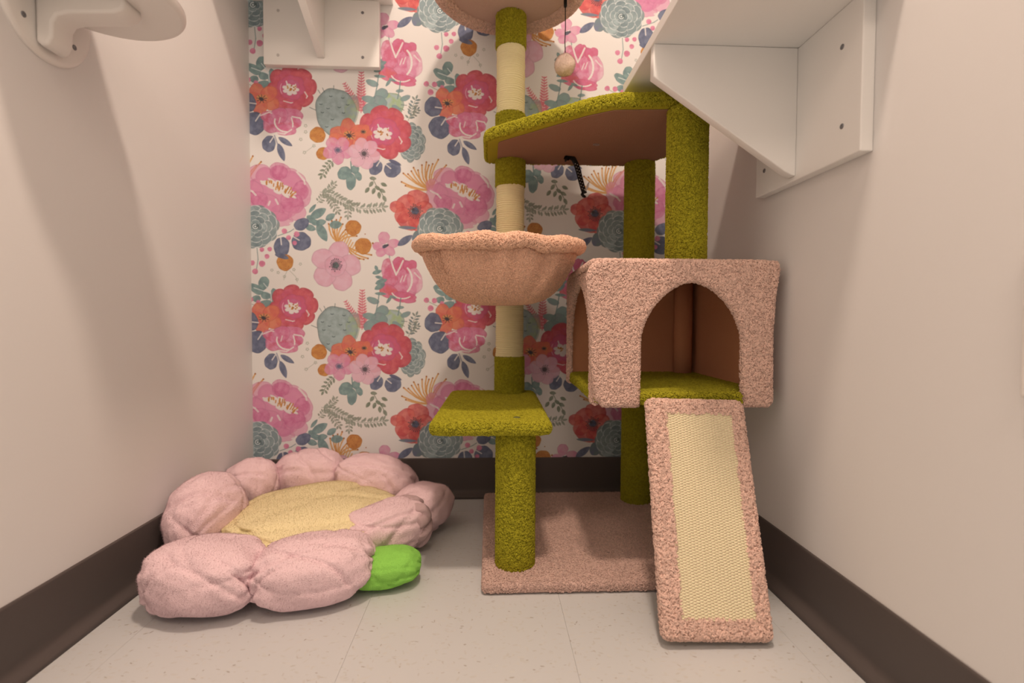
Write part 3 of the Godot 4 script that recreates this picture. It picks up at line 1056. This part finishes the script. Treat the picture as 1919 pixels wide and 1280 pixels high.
func flat(y: float) -> Transform3D:
	return Transform3D(Basis(Vector3.RIGHT, Vector3(0, 0, 1), Vector3.DOWN), Vector3(0, y, 0))


func sleeve(tree: Node3D, x: float, z: float, y0: float, y1: float) -> void:
	var prof := PackedVector2Array([Vector2(0.001, y0), Vector2(POST_R - 0.001, y0)])
	for k in 9:
		prof.append(Vector2(POST_R, lerpf(y0 + 0.001, y1 - 0.001, k / 8.0)))
	prof.append_array(PackedVector2Array([Vector2(POST_R - 0.001, y1), Vector2(0.001, y1)]))
	var o := part("post_sleeve", lathe(prof, Vector3(x, 0, z), 40), M.olive, tree)
	pile(o, M.olive, 230000.0, 0.0036, "curl", func(p: Vector3, n: Vector3) -> bool: return absf(n.y) < 0.8 and n.z > -0.55)


func sisal(tree: Node3D, x: float, z: float, y0: float, y1: float) -> void:
	var turns := roundi((y1 - y0) / 0.0043)
	var f := func(u: float, v: float) -> Vector3:
		var ph: float = v * turns
		var a: float = TAU * (0.0 if u > 0.9999 else u)
		var row := floorf(ph)
		var wob := 0.00035 * sin(row * 7.3 + 1.0) + 0.0002 * sin(a * 2.0 + row * 2.1)
		var r := 0.0304 + wob + 0.0019 * pow(absf(sin(PI * ph)), 0.6) + 0.00018 * sin(a * 46.0 + ph * 5.0)
		return Vector3(x + cos(a) * r, lerpf(y0, y1, v) + 0.0008 * sin(a * 1.0 + row), z + sin(a) * r)
	part("sisal_wrap", grid(64, turns * 7, f, true), M.rope, tree)


func build_cat_tree() -> void:
	rng.seed = 101
	var tree := thing("cat_tree", "tall cat tree of olive green and pink fleece with a hammock, house and ramp", "cat tree", Vector3(0.19, 0, 0.24))
	var olive: StandardMaterial3D = M.olive
	var pink: StandardMaterial3D = M.pink
	# base
	var base := part("base_board", slab(rounded(PackedVector2Array([Vector2(-0.010, 0.025), Vector2(0.40, 0.025), Vector2(0.40, 0.455), Vector2(-0.010, 0.455)]), 0.008), 0.017, 0.006, flat(0.0095)), M.base, tree, "pink fleece base board on the floor")
	pile(base, M.base, 170000.0, 0.0032, "curl", func(p: Vector3, n: Vector3) -> bool: return n.y > -0.5 and n.z > -0.5, 0.14, 0.8)
	# posts: rear left (sisal between fleece cuffs), front left, rear right, front right
	var bx := 0.046
	var bz := 0.086
	sleeve(tree, bx, bz, 0.274, 0.357)
	sisal(tree, bx, bz, 0.357, 0.478)
	sleeve(tree, bx, bz, 0.478, 0.63)
	sisal(tree, bx, bz, 0.63, 0.745)
	sleeve(tree, bx, bz, 0.745, 0.803)
	sleeve(tree, bx, bz, 0.832, 0.906)
	sisal(tree, bx, bz, 0.906, 1.054)
	sleeve(tree, bx, bz, 1.054, 1.128)
	sleeve(tree, 0.0455, 0.385, 0.018, 0.25)
	sleeve(tree, 0.345, 0.086, 0.018, 0.803)
	sleeve(tree, 0.339, 0.385, 0.538, 0.803)
	# low platform
	var p1 := part("low_platform", slab(rounded(PackedVector2Array([Vector2(-0.090, 0.048), Vector2(0.107, 0.048), Vector2(0.103, 0.437), Vector2(-0.098, 0.437)]), 0.022), 0.022, 0.010, flat(0.262)), olive, tree, "small olive green fleece platform on the front left post")
	pile(p1, olive, 220000.0, 0.0036, "curl", func(p: Vector3, n: Vector3) -> bool: return n.y > -0.7)
	part("bolt_cap", lathe(PackedVector2Array([Vector2(0.006, 0.2725), Vector2(0.006, 0.2755), Vector2(0.004, 0.2762), Vector2(0.0005, 0.2764)]), Vector3(0.047, 0, 0.395), 16), M.bolt, tree, "dark bolt head in the platform top")
	# high platform with its plain underside
	var poly := PackedVector2Array([Vector2(-0.011, 0.055), Vector2(0.355, 0.055), Vector2(0.405, 0.15), Vector2(0.405, 0.402), Vector2(0.21, 0.386), Vector2(0.165, 0.358), Vector2(-0.011, 0.208)])
	var p2 := part("high_platform", slab(rounded(poly, 0.020), 0.025, 0.010, flat(0.8175)), olive, tree, "wide olive green fleece platform with a slanted front edge")
	pile(p2, olive, 190000.0, 0.0048, "curl", func(p: Vector3, n: Vector3) -> bool: return n.y > -0.75, 0.22, 0.6)
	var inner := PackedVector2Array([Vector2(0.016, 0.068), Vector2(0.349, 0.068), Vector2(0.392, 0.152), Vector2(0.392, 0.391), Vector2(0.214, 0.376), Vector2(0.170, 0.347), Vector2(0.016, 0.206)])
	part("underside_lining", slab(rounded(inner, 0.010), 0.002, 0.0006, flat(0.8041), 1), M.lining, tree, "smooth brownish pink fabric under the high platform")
	var ring := PackedVector3Array()
	var rr := PackedFloat32Array()
	for k in 13:
		var a := TAU * k / 12.0
		ring.append(Vector3(0.217 + 0.0065 * cos(a), 0.8015, 0.211 + 0.004 * sin(a)))
		rr.append(0.0006)
	part("staple", tube(ring, rr, 5), M.metal, tree)
	build_house(tree)
	build_ramp(tree)
	build_hammock(tree)
	build_top_bed(tree)
	build_pompom()
	build_strap()


func arch_poly(x0: float, x1: float, y_spring: float, y_top: float, y_bottom: float, power: float) -> PackedVector2Array:
	# the arch's outline from its right foot over the top to its left foot
	var out := PackedVector2Array([Vector2(x1, y_bottom)])
	var cx := (x0 + x1) / 2
	for k in 25:
		var a := PI * k / 24.0
		var c := cos(a)
		var s := sin(a)
		out.append(Vector2(cx + (x1 - x0) / 2 * signf(c) * pow(absf(c), 2.0 / power), y_spring + (y_top - y_spring) * pow(s, 2.0 / power)))
	out.append(Vector2(x0, y_bottom))
	return out


func build_house(tree: Node3D) -> void:
	var pink: StandardMaterial3D = M.pink
	# floor with a tab in the doorway
	var fp := PackedVector2Array([Vector2(0.170, 0.447), Vector2(0.177, 0.14), Vector2(0.458, 0.14), Vector2(0.458, 0.447), Vector2(0.402, 0.447), Vector2(0.402, 0.466), Vector2(0.242, 0.466), Vector2(0.242, 0.447)])
	var fl := part("house_floor", slab(fp, 0.020, 0.005, flat(0.316)), M.olive, tree, "olive green fleece floor of the house")
	pile(fl, M.olive, 170000.0, 0.0038, "curl", func(p: Vector3, n: Vector3) -> bool: return n.y > -0.6)
	# front panel with its arched doorway
	var front := PackedVector2Array([Vector2(0.406, 0.304), Vector2(0.450, 0.304), Vector2(0.4565, 0.311), Vector2(0.4555, 0.36), Vector2(0.4545, 0.42), Vector2(0.4575, 0.48), Vector2(0.464, 0.526), Vector2(0.4605, 0.5365), Vector2(0.40, 0.537), Vector2(0.25, 0.5365), Vector2(0.184, 0.537), Vector2(0.172, 0.5345), Vector2(0.162, 0.5285), Vector2(0.1565, 0.520), Vector2(0.1545, 0.508), Vector2(0.1565, 0.485), Vector2(0.1605, 0.43), Vector2(0.1645, 0.36), Vector2(0.169, 0.318), Vector2(0.181, 0.3045), Vector2(0.239, 0.304)])
	var arch := arch_poly(0.239, 0.406, 0.408, 0.5045, 0.304, 1.72)
	arch.reverse()
	for k in range(1, arch.size() - 1):
		front.append(arch[k])
	var fr := part("house_front", slab(front, 0.014, 0.006, Transform3D(Basis.IDENTITY, Vector3(0, 0, 0.454))), pink, tree, "pink fleece front of the house with an arched doorway")
	pile(fr, pink, 250000.0, 0.0036, "curl", func(p: Vector3, n: Vector3) -> bool: return n.z > -0.3, 0.20)
	# left side with an arch of its own
	var d := Vector3(0.171 - 0.1655, 0, 0.14 - 0.447)
	var l := d.length()
	d = d.normalized()
	var side := PackedVector2Array([Vector2(l - 0.016, 0.306), Vector2(l, 0.306), Vector2(l, 0.530), Vector2(0, 0.524), Vector2(0, 0.306), Vector2(0.03, 0.306)])
	var arch2 := arch_poly(0.03, l - 0.016, 0.40, 0.510, 0.306, 1.8)
	arch2.reverse()
	for k in range(1, arch2.size() - 1):
		side.append(arch2[k])
	var sx := Transform3D(Basis(d, Vector3.UP, d.cross(Vector3.UP)), Vector3(0.1655, 0, 0.447) + d.cross(Vector3.UP) * 0.006)
	var sd := part("house_side", slab(side, 0.011, 0.004, sx), pink, tree, "pink fleece left side of the house with an arched window")
	pile(sd, pink, 170000.0, 0.0036, "curl", func(p: Vector3, n: Vector3) -> bool: return n.x < 0.5)
	part("house_wall", rbox(Vector3(0.010, 0.212, 0.306), Vector3(0.4545, 0.427, 0.294), 0.002), M.inner, tree, "plain brownish pink inner wall on the right")
	part("house_wall", rbox(Vector3(0.280, 0.212, 0.010), Vector3(0.3190, 0.427, 0.136), 0.002), M.inner, tree, "plain brownish pink inner wall at the back")
	var roof := PackedVector2Array([Vector2(0.162, 0.448), Vector2(0.173, 0.132), Vector2(0.459, 0.132), Vector2(0.461, 0.448)])
	var rf := part("house_roof", slab(rounded(roof, 0.022), 0.014, 0.006, flat(0.5325)), pink, tree, "pink fleece roof of the house")
	pile(rf, pink, 220000.0, 0.0036, "curl", func(p: Vector3, n: Vector3) -> bool: return n.y > -0.5)
	part("corner_batten", lathe(PackedVector2Array([Vector2(0.001, 0.327), Vector2(0.019, 0.327), Vector2(0.019, 0.40), Vector2(0.019, 0.525), Vector2(0.001, 0.525)]), Vector3(0.4235, 0, 0.161), 20), M.inner, tree, "round pink corner post inside the house")


func build_ramp(tree: Node3D) -> void:
	var lo := Vector3(0.3085, 0.010, 0.5935)
	var hi := Vector3(0.3180, 0.3165, 0.4790)
	var up := (hi - lo).normalized()
	var xx := (Vector3.RIGHT - up * up.x).normalized()
	var l := (hi - lo).length()
	var xf := Transform3D(Basis(xx, up, xx.cross(up)), (lo + hi) / 2)
	var w := 0.0745
	var board := part("ramp_board", slab(rounded(PackedVector2Array([Vector2(-w, -l / 2), Vector2(w + 0.001, -l / 2), Vector2(w, l / 2), Vector2(-w, l / 2)]), 0.010), 0.017, 0.007, xf), M.pink, tree, "ramp edged in pink fleece leaning on the house floor")
	var back := xf.affine_inverse()
	pile(board, M.pink, 230000.0, 0.0041, "curl", func(p: Vector3, n: Vector3) -> bool:
		var q := back * p
		return q.z > -0.004 and not (q.z > 0.007 and absf(q.x - 0.003) < 0.0505 and q.y > -l / 2 + 0.026 and q.y < l / 2 - 0.022), 0.20, 0.7)
	var x0 := -0.0495
	var x1 := 0.0555
	var y0 := -l / 2 + 0.024
	var y1 := l / 2 - 0.020
	var cols := 22
	var rows := 76
	var f := func(u: float, v: float) -> Vector3:
		var a: float = u * cols
		var b: float = v * rows
		var odd := fmod(floorf(a), 2.0)
		var h := (0.3 + 0.7 * absf(sin(PI * a))) * absf(sin(PI * (b + 0.5 * odd)))
		var wob := (0.0004 * sin(b * 0.9 + a * 0.3) + 0.0003 * sin(a * 2.3)) * sin(PI * u)
		return xf * Vector3(lerpf(x0, x1, u) + wob, lerpf(y0, y1, v) + 0.0003 * sin(a * 1.7), 0.0080 + 0.0024 * pow(h, 0.8))
	var st := SurfaceTool.new()
	st.begin(Mesh.PRIMITIVE_TRIANGLES)
	add_grid(st, cols * 6, rows * 6, f, false)
	st.generate_normals()
	part("sisal_mat", st.commit(), M.weave, tree, "cream woven sisal mat on the ramp")


func build_hammock(tree: Node3D) -> void:
	var c := Vector3(0.0175, 0, 0.272)
	var rx := 0.150
	var rz := 0.147
	var rim := func(a: float) -> float:
		var front := maxf(sin(a), 0.0)
		return 0.5835 - 0.009 * front + 0.0020 * sin(a * 5.0 + 0.6) * (0.4 + 0.6 * front) - 0.004 * exp(-pow((a - 1.55) / 0.12, 2.0)) - 0.004 * exp(-pow((a - 1.05) / 0.12, 2.0))
	var f := func(u: float, v: float) -> Vector3:
		var a: float = TAU * (0.0 if u > 0.9999 else u)
		# outer skin up to the rim, then down the inside
		var outer := v < 0.55
		var q := v / 0.55 if outer else 1.0 - (v - 0.55) / 0.45
		var r := clampf(q, 0.0, 1.0)
		var top: float = rim.call(a)
		var y := lerpf(0.4715, top, pow(r, 4.2))
		var fold := (0.0030 * sin(a * 9.0 + 1.2) + 0.0022 * sin(a * 17.0 + 0.4)) * smoothstep(0.35, 0.9, r)
		fold -= 0.008 * exp(-pow((a - 2.42 - (1.0 - r) * 0.5) / 0.055, 2.0)) * smoothstep(0.5, 0.85, r) * (1.0 - 0.4 * smoothstep(0.9, 1.0, r))
		fold -= 0.006 * exp(-pow((a - 2.62 - (1.0 - r) * 0.35) / 0.04, 2.0)) * smoothstep(0.55, 0.9, r)
		fold -= 0.004 * exp(-pow((a - 1.42) / 0.06, 2.0)) * smoothstep(0.6, 0.9, r)
		fold -= 0.004 * exp(-pow((a - 0.95) / 0.06, 2.0)) * smoothstep(0.6, 0.9, r)
		var k := r - (0.0 if outer else 0.035 * r) + fold / 0.15
		return c + Vector3(cos(a) * rx * k, y + (0.0 if outer else 0.005), sin(a) * rz * k)
	var bowl := part("hammock_bowl", grid(128, 40, f, true), M.terry, tree, "pink terry hammock bowl hung on the sisal post")
	pile(bowl, M.terry, 230000.0, 0.0027, "curl", func(p: Vector3, n: Vector3) -> bool: return n.z > -0.4, 0.14, 0.8)
	var pts := PackedVector3Array()
	var rad := PackedFloat32Array()
	for k in 97:
		var a := TAU * k / 96.0
		var y: float = rim.call(a)
		var o := 0.0015 * sin(a * 11.0)
		pts.append(c + Vector3(cos(a) * (rx + 0.001 + o), y - 0.002, sin(a) * (rz + 0.001 + o)))
		rad.append(0.0115 + 0.0012 * sin(a * 7.0 + 2.0) + 0.0008 * sin(a * 19.0))
	var hem := part("hammock_rim", tube(pts, rad, 14), M.terry, tree, "thick fluffy hem of the hammock")
	pile(hem, M.terry, 260000.0, 0.0040, "curl", null, 0.16, 0.9)
	part("hammock_bracket", rbox(Vector3(0.03, 0.014, 0.012), Vector3(0.042, 0.573, 0.121), 0.003), M.black, tree)


func build_top_bed(tree: Node3D) -> void:
	var c := Vector3(0.038, 0, 0.180)
	part("top_bed_underside", lathe(PackedVector2Array([Vector2(0.0005, 1.128), Vector2(0.06, 1.128), Vector2(0.128, 1.128), Vector2(0.132, 1.1285), Vector2(0.133, 1.131), Vector2(0.133, 1.140), Vector2(0.0005, 1.140)]), c, 64), M.lining_light, tree, "smooth brownish pink underside of the top bed")
	var prof := PackedVector2Array()
	for k in 17:
		var a := lerpf(-PI * 0.62, PI * 1.38, k / 16.0)
		prof.append(Vector2(0.1475 + 0.0215 * cos(a) + 0.003 * sin(a), 1.150 + 0.034 * sin(a)))
	var rim := part("top_bed_rim", lathe(prof, c, 72), M.pink, tree, "padded pink fleece rim of the top bed")
	pile(rim, M.pink, 190000.0, 0.0038, "curl", func(p: Vector3, n: Vector3) -> bool: return p.y < 1.175, 0.14, 0.9)
	part("top_bed_cushion", lathe(PackedVector2Array([Vector2(0.130, 1.139), Vector2(0.131, 1.145), Vector2(0.110, 1.152), Vector2(0.06, 1.156), Vector2(0.0005, 1.157)]), c, 48), M.pink, tree)


func build_pompom() -> void:
	var x := 0.157
	var z := 0.170
	var toy := thing("dangling_pompom", "pale pink pompom ball dangling on a black cord below the top bed", "cat toy", Vector3(x, 0.96, z))
	var f := func(u: float, v: float) -> Vector3:
		var a: float = TAU * (0.0 if u > 0.9999 else u)
		var b := PI * (v - 0.5)
		var r := 0.0218 + 0.0007 * sin(a * 3.0 + b * 4.0)
		return Vector3(x + cos(a) * cos(b) * r, 0.981 + sin(b) * r, z + sin(a) * cos(b) * r)
	var ball_mesh := part("pompom", grid(32, 20, f, true), M.cover, toy)
	pile(ball_mesh, M.cover, 300000.0, 0.0018, "hair", null, 0.04, 1.9)
	part("cord", tube(PackedVector3Array([Vector3(x, 1.1275, z), Vector3(x, 1.10, z), Vector3(x + 0.0006, 1.06, z), Vector3(x - 0.0004, 1.03, z), Vector3(x + 0.0010, 0.998, z)]), PackedFloat32Array([0.0010, 0.0010, 0.0010, 0.0010, 0.0010]), 8), M.black, toy, "thin black cord")
	part("cord_sleeve", tube(PackedVector3Array([Vector3(x, 1.122, z), Vector3(x, 1.120, z), Vector3(x, 1.104, z), Vector3(x, 1.101, z)]), PackedFloat32Array([0.0026, 0.0036, 0.0036, 0.0026]), 12), M.black, toy, "black plastic sleeve at the top of the cord")


func build_strap() -> void:
	var toy := thing("strap_toy", "torn black studded strap hanging under the high green platform", "cat toy", Vector3(0.195, 0.72, 0.13))
	var path := PackedVector3Array([Vector3(0.1665, 0.7935, 0.137), Vector3(0.168, 0.7985, 0.134), Vector3(0.175, 0.8015, 0.131), Vector3(0.183, 0.799, 0.129), Vector3(0.190, 0.787, 0.128), Vector3(0.1955, 0.770, 0.128), Vector3(0.200, 0.752, 0.129), Vector3(0.2045, 0.735, 0.130), Vector3(0.209, 0.722, 0.130)])
	var cv := Curve3D.new()
	for q in path:
		cv.add_point(q)
	var n := 40
	var f := func(u: float, v: float) -> Vector3:
		var p := cv.sample_baked(v * cv.get_baked_length())
		var p2 := cv.sample_baked(minf(v + 0.02, 1.0) * cv.get_baked_length())
		var p1 := cv.sample_baked(maxf(v - 0.02, 0.0) * cv.get_baked_length())
		var t := (p2 - p1).normalized()
		var side := t.cross(Vector3(0, 0, 1)).normalized()
		var nor := side.cross(t)
		var a: float = TAU * (0.0 if u > 0.9999 else u)
		return p + side * 0.0058 * signf(cos(a)) * pow(absf(cos(a)), 0.4) + nor * 0.0012 * sin(a)
	part("strap", grid(16, n, f, false), M.black, toy, "black band with rows of pale studs")
	for k in 9:
		var p := cv.sample_baked((0.36 + 0.068 * k) * cv.get_baked_length())
		for s in [-1.0, 1.0]:
			part("stud", rbox(Vector3(0.0016, 0.0016, 0.0012), p + Vector3(0.0024 * s, -0.0009 * s, 0.0014), 0.0005), M.white, toy)
	part("knot", tube(PackedVector3Array([Vector3(0.2045, 0.7245, 0.134), Vector3(0.2025, 0.719, 0.135), Vector3(0.206, 0.7150, 0.135), Vector3(0.2105, 0.7135, 0.134)]), PackedFloat32Array([0.0024, 0.0036, 0.0036, 0.0022]), 10), M.black, toy)
	part("knot", tube(PackedVector3Array([Vector3(0.164, 0.789, 0.138), Vector3(0.1665, 0.7945, 0.138), Vector3(0.170, 0.797, 0.137)]), PackedFloat32Array([0.0018, 0.0034, 0.002]), 10), M.black, toy)
	part("frayed_thread", tube(PackedVector3Array([Vector3(0.2105, 0.727, 0.133), Vector3(0.214, 0.735, 0.134), Vector3(0.216, 0.742, 0.133), Vector3(0.2185, 0.747, 0.134)]), PackedFloat32Array([0.0016, 0.0026, 0.0018, 0.0006]), 8), M.white, toy, "frayed white thread")


# ---------------------------------------------------------------- the flower bed
func cushion_mesh(c: Vector3, half: Vector3, yaw: float, roll_z: float, s: int, wrinkle: float, square := 0.86, nu := 72, nv := 44, pucker := 0.4) -> ArrayMesh:
	var r2 := RandomNumberGenerator.new()
	r2.seed = 900 + s
	var cr := []
	for k in 13:
		var n := Vector3(r2.randf() - 0.5, r2.randf() - 0.5, r2.randf() - 0.5)
		n.x *= 0.35 if k % 2 else 1.2
		n = n.normalized()
		var m := Vector3(r2.randf() - 0.5, r2.randf() - 0.55, r2.randf() - 0.3).normalized()
		cr.append([n, (m - n * m.dot(n)).normalized(), 0.035 + 0.05 * r2.randf(), (0.5 + r2.randf()) * wrinkle, (r2.randf() - 0.5) * 0.5])
	var b := Basis(Vector3.UP, yaw) * Basis(Vector3(0, 0, 1), roll_z)
	var ph := r2.randf() * TAU
	var f := func(u: float, v: float) -> Vector3:
		var a: float = TAU * (0.0 if u > 0.9999 else u)
		var e := PI * (v - 0.5)
		# poles lie on the long axis
		var ce := cos(e)
		var d := Vector3(sin(e), ce * cos(a), ce * sin(a))
		var p := Vector3(signf(d.x) * pow(absf(d.x), square), signf(d.y) * pow(absf(d.y), square), signf(d.z) * pow(absf(d.z), square))
		p = p / pow(pow(absf(d.x), 2.6) + pow(absf(d.y), 2.6) + pow(absf(d.z), 2.6), 0.12)
		var disp := 0.10 * noise.get_noise_3d(d.x * 0.9 + s * 3.7, d.y * 0.9, d.z * 0.9)
		disp += 0.022 * noise.get_noise_3d(d.x * 1.7 + s * 5.1, d.y * 1.7, d.z * 1.7)
		disp += wrinkle * pucker * cos(a * 9.0 + ph + 1.5 * sin(a * 2.0 + ph)) * pow(absf(d.x), 4.0)
		for q in cr:
			var w: float = d.dot(q[0]) - 0.10 * sin(d.dot(q[1]) * 4.0 + ph) - float(q[4])
			var g: float = q[2]
			if absf(w) < g * 2.5:
				disp -= float(q[3]) * exp(-(w / g) * (w / g)) * smoothstep(0.25, 0.75, d.dot(q[1]))
		var t := Vector3(p.x * half.x, p.y * half.y, p.z * half.z) * (1.0 + disp)
		var w3 := c + b * t
		if w3.y < 0.012:
			w3.y = 0.003 + 0.009 * exp((w3.y - 0.012) / 0.012)
		return w3
	return grid(nu, nv, f, false)


func build_flower_bed() -> void:
	rng.seed = 202
	var bed := thing("flower_pet_bed", "plush flower pet bed of puffy pink petals round a yellow cushion on the floor", "pet bed", Vector3(-0.33, 0, 0.28))
	var mid := part("cushion", cushion_mesh(Vector3(-0.335, 0.052, 0.290), Vector3(0.170, 0.050, 0.172), 0.3, 0.03, 40, 0.06, 0.95, 90, 64), M.yellow, bed, "yellow plush centre cushion")
	pile(mid, M.yellow, 150000.0, 0.0020, "hair", func(p: Vector3, n: Vector3) -> bool: return n.y > -0.1, 0.03, 1.7)
	# centre, half length / height / depth, turn, tilt
	var petals := [
		[Vector3(-0.426, 0.054, 0.478), Vector3(0.088, 0.053, 0.064), -0.10, 0.02],
		[Vector3(-0.277, 0.051, 0.458), Vector3(0.092, 0.050, 0.060), 0.30, 0.03],
		[Vector3(-0.192, 0.054, 0.325), Vector3(0.088, 0.050, 0.053), 0.78, 0.03],
		[Vector3(-0.140, 0.050, 0.205), Vector3(0.072, 0.046, 0.054), 1.05, -0.02],
		[Vector3(-0.257, 0.072, 0.100), Vector3(0.092, 0.060, 0.060), -0.10, -0.20],
		[Vector3(-0.412, 0.078, 0.078), Vector3(0.082, 0.062, 0.060), 0.05, 0.02],
		[Vector3(-0.517, 0.078, 0.135), Vector3(0.058, 0.058, 0.056), 0.75, 0.12],
		[Vector3(-0.512, 0.084, 0.318), Vector3(0.080, 0.073, 0.056), 1.42, 0.08],
	]
	for k in petals.size():
		var q: Array = petals[k]
		var o := part("petal", cushion_mesh(q[0], q[1], q[2], q[3], k, 0.046, 0.98 if k >= 6 else 0.86, 96, 64, 0.0 if k >= 6 else 0.4), M.petal, bed)
		pile(o, M.petal, 130000.0, 0.0019, "hair", func(p: Vector3, n: Vector3) -> bool: return n.y > -0.7 and p.y > 0.005, 0.02, 1.7)
		if k == 2:
			part("stitched_patch", cushion_mesh(Vector3(-0.150, 0.056, 0.286), Vector3(0.030, 0.0495, 0.0525), 0.78, 0.0, 83, 0.16, 1.0), M.patch, o, "wrinkled greyish pink stitched patch")
	var lf := part("leaf", cushion_mesh(Vector3(-0.172, 0.031, 0.418), Vector3(0.060, 0.030, 0.040), 0.22, 0.0, 61, 0.045, 0.9), M.leaf, bed, "bright green plush leaf")
	pile(lf, M.leaf, 200000.0, 0.0012, "hair", func(p: Vector3, n: Vector3) -> bool: return n.y > -0.7 and p.y > 0.005, 0.03, 1.7)


# ---------------------------------------------------------------- shelves on the walls
func screw(called: String, xf: Transform3D, x: float, y: float, z: float, m: Material, parent: Node3D) -> void:
	var b := xf.basis * Basis(Vector3.RIGHT, PI / 2)
	part(called, lathe(PackedVector2Array([Vector2(0.0036, 0.0), Vector2(0.0035, 0.0007), Vector2(0.0026, 0.0010), Vector2(0.0015, 0.0010), Vector2(0.0011, 0.0004), Vector2(0.0003, 0.0003)]), xf * Vector3(x, y, z), 14, b), m, parent)


# local axes: x along the wall, y up from the board's underside, z out of the wall
func shelf(label: String, xf: Transform3D, drop: float, gx: float, gdrop: float, nose: float, screws: Array, plate: Vector2, board: Vector2) -> void:
	var s := thing("wall_shelf", label, "shelf", xf.origin)
	part("wall_plate", rbox(Vector3(plate.y - plate.x, drop, 0.017), xf * Vector3((plate.x + plate.y) / 2, -drop / 2, 0.0085), 0.0016, 2, xf.basis), M.board, s)
	part("shelf_board", rbox(Vector3(board.y - board.x, 0.017, 0.238), xf * Vector3((board.x + board.y) / 2, 0.0085, 0.119), 0.0016, 2, xf.basis), M.board, s)
	var g := PackedVector2Array([Vector2(0.017, -0.0002), Vector2(0.236, -0.0002), Vector2(0.2365, -nose)])
	for k in 6:
		var a := k / 5.0
		var p0 := Vector2(0.034, -gdrop + 0.006)
		var p1 := Vector2(0.022, -gdrop - 0.001)
		var p2 := Vector2(0.017, -gdrop)
		g.append(p0.lerp(p1, a).lerp(p1.lerp(p2, a), a))
	var gxf := xf * Transform3D(Basis(Vector3(0, 0, 1), Vector3.UP, Vector3(-1, 0, 0)), Vector3(gx, 0, 0))
	part("gusset", slab(g, 0.017, 0.0014, gxf, 2), M.board, s)
	for q in screws:
		screw("screw_cap" if q[2] else "screw", xf, q[0], q[1], 0.017, M.cap if q[2] else M.screw, s)


func build_shelves() -> void:
	var left := Transform3D(Basis.IDENTITY, Vector3(-0.399, 1.195, 0.0))
	shelf("white wooden bracket shelf screwed to the flowered back wall", left, 0.155, -0.001, 0.137, 0.035, [[-0.100, -0.030, 1], [-0.101, -0.133, 1], [0.096, -0.029, 0], [0.096, -0.133, 0]], Vector2(-0.135, 0.135), Vector2(-0.165, 0.165))
	var right := Transform3D(Basis(Vector3(0, 0, 1), Vector3.UP, Vector3(-1, 0, 0)), Vector3(WALL_R, 0.8515, 0.525))
	shelf("white wooden bracket shelf on the right wall beside the high green platform", right, 0.197, -0.033, 0.190, 0.048, [[0.072, -0.050, 0], [0.075, -0.154, 0], [-0.113, -0.157, 0]], Vector2(-0.140, 0.109), Vector2(-0.195, 0.160))


# ---------------------------------------------------------------- oval step on the left wall
func build_perch() -> void:
	var c := Vector3(WALL_L, 0.842, 0.56)
	var s := thing("wall_step", "white round climbing step on a round wall flange, upper left corner", "cat step", c)
	var to_x := Basis(Vector3(0, 0, 1), -PI / 2)
	part("wall_flange", lathe(PackedVector2Array([Vector2(0.070, 0.0), Vector2(0.070, 0.002), Vector2(0.068, 0.0045), Vector2(0.064, 0.0055), Vector2(0.0625, 0.0056), Vector2(0.0005, 0.0056)]), c, 64, to_x), M.plastic, s)
	for q in [[0.038, -0.031], [-0.038, -0.031], [0.038, 0.031], [-0.038, 0.031]]:
		screw("screw", Transform3D(Basis(Vector3(0, 0, -1), Vector3.UP, Vector3(1, 0, 0)), c), q[0], q[1], 0.0056, M.screw, s)
	# the round plate, cut straight where it meets the wall
	var n := 72
	var disc := PackedVector2Array()
	for k in n:
		var a := TAU * k / n
		disc.append(Vector2(maxf(-0.498 + 0.092 * cos(a), -0.568), 0.570 + 0.092 * sin(a)))
	part("step_plate", slab(disc, 0.014, 0.006, flat(0.850), 4), M.plastic, s)
	# L-shaped bracket: a leg on the flange, an arm under the plate
	var arm := PackedVector2Array([Vector2(-0.569, 0.8435), Vector2(-0.569, 0.788), Vector2(-0.562, 0.782), Vector2(-0.554, 0.785), Vector2(-0.549, 0.794), Vector2(-0.548, 0.812), Vector2(-0.543, 0.820), Vector2(-0.530, 0.823), Vector2(-0.475, 0.825), Vector2(-0.464, 0.829), Vector2(-0.460, 0.836), Vector2(-0.461, 0.8435)])
	part("bracket", slab(arm, 0.034, 0.004, Transform3D(Basis.IDENTITY, Vector3(0, 0, 0.566)), 3), M.plastic, s)


# unseen plank, out of view, placed to cast the long shadow down the left wall
func build_unseen_plank() -> void:
	var s := thing("unseen_plank", "unseen narrow white plank above the round step, placed to cast the long wall shadow", "shelf", Vector3(WALL_L, 0.935, 0.584))
	part("unseen_plank_board", rbox(Vector3(0.240, 0.018, 0.134), Vector3(WALL_L + 0.120, 0.935, 0.584), 0.003), M.board, s)
	part("unseen_cleat", rbox(Vector3(0.017, 0.050, 0.134), Vector3(WALL_L + 0.0085, 0.969, 0.584), 0.003), M.board, s)


func build_outlet() -> void:
	var o := part("wall_outlet", rbox(Vector3(0.010, 0.128, 0.080), Vector3(WALL_R - 0.005, 0.438, 0.866), 0.0045, 3), M.plastic, self)
	tag(o, "white rounded cover plate low on the right wall at the picture's right edge", "outlet cover")
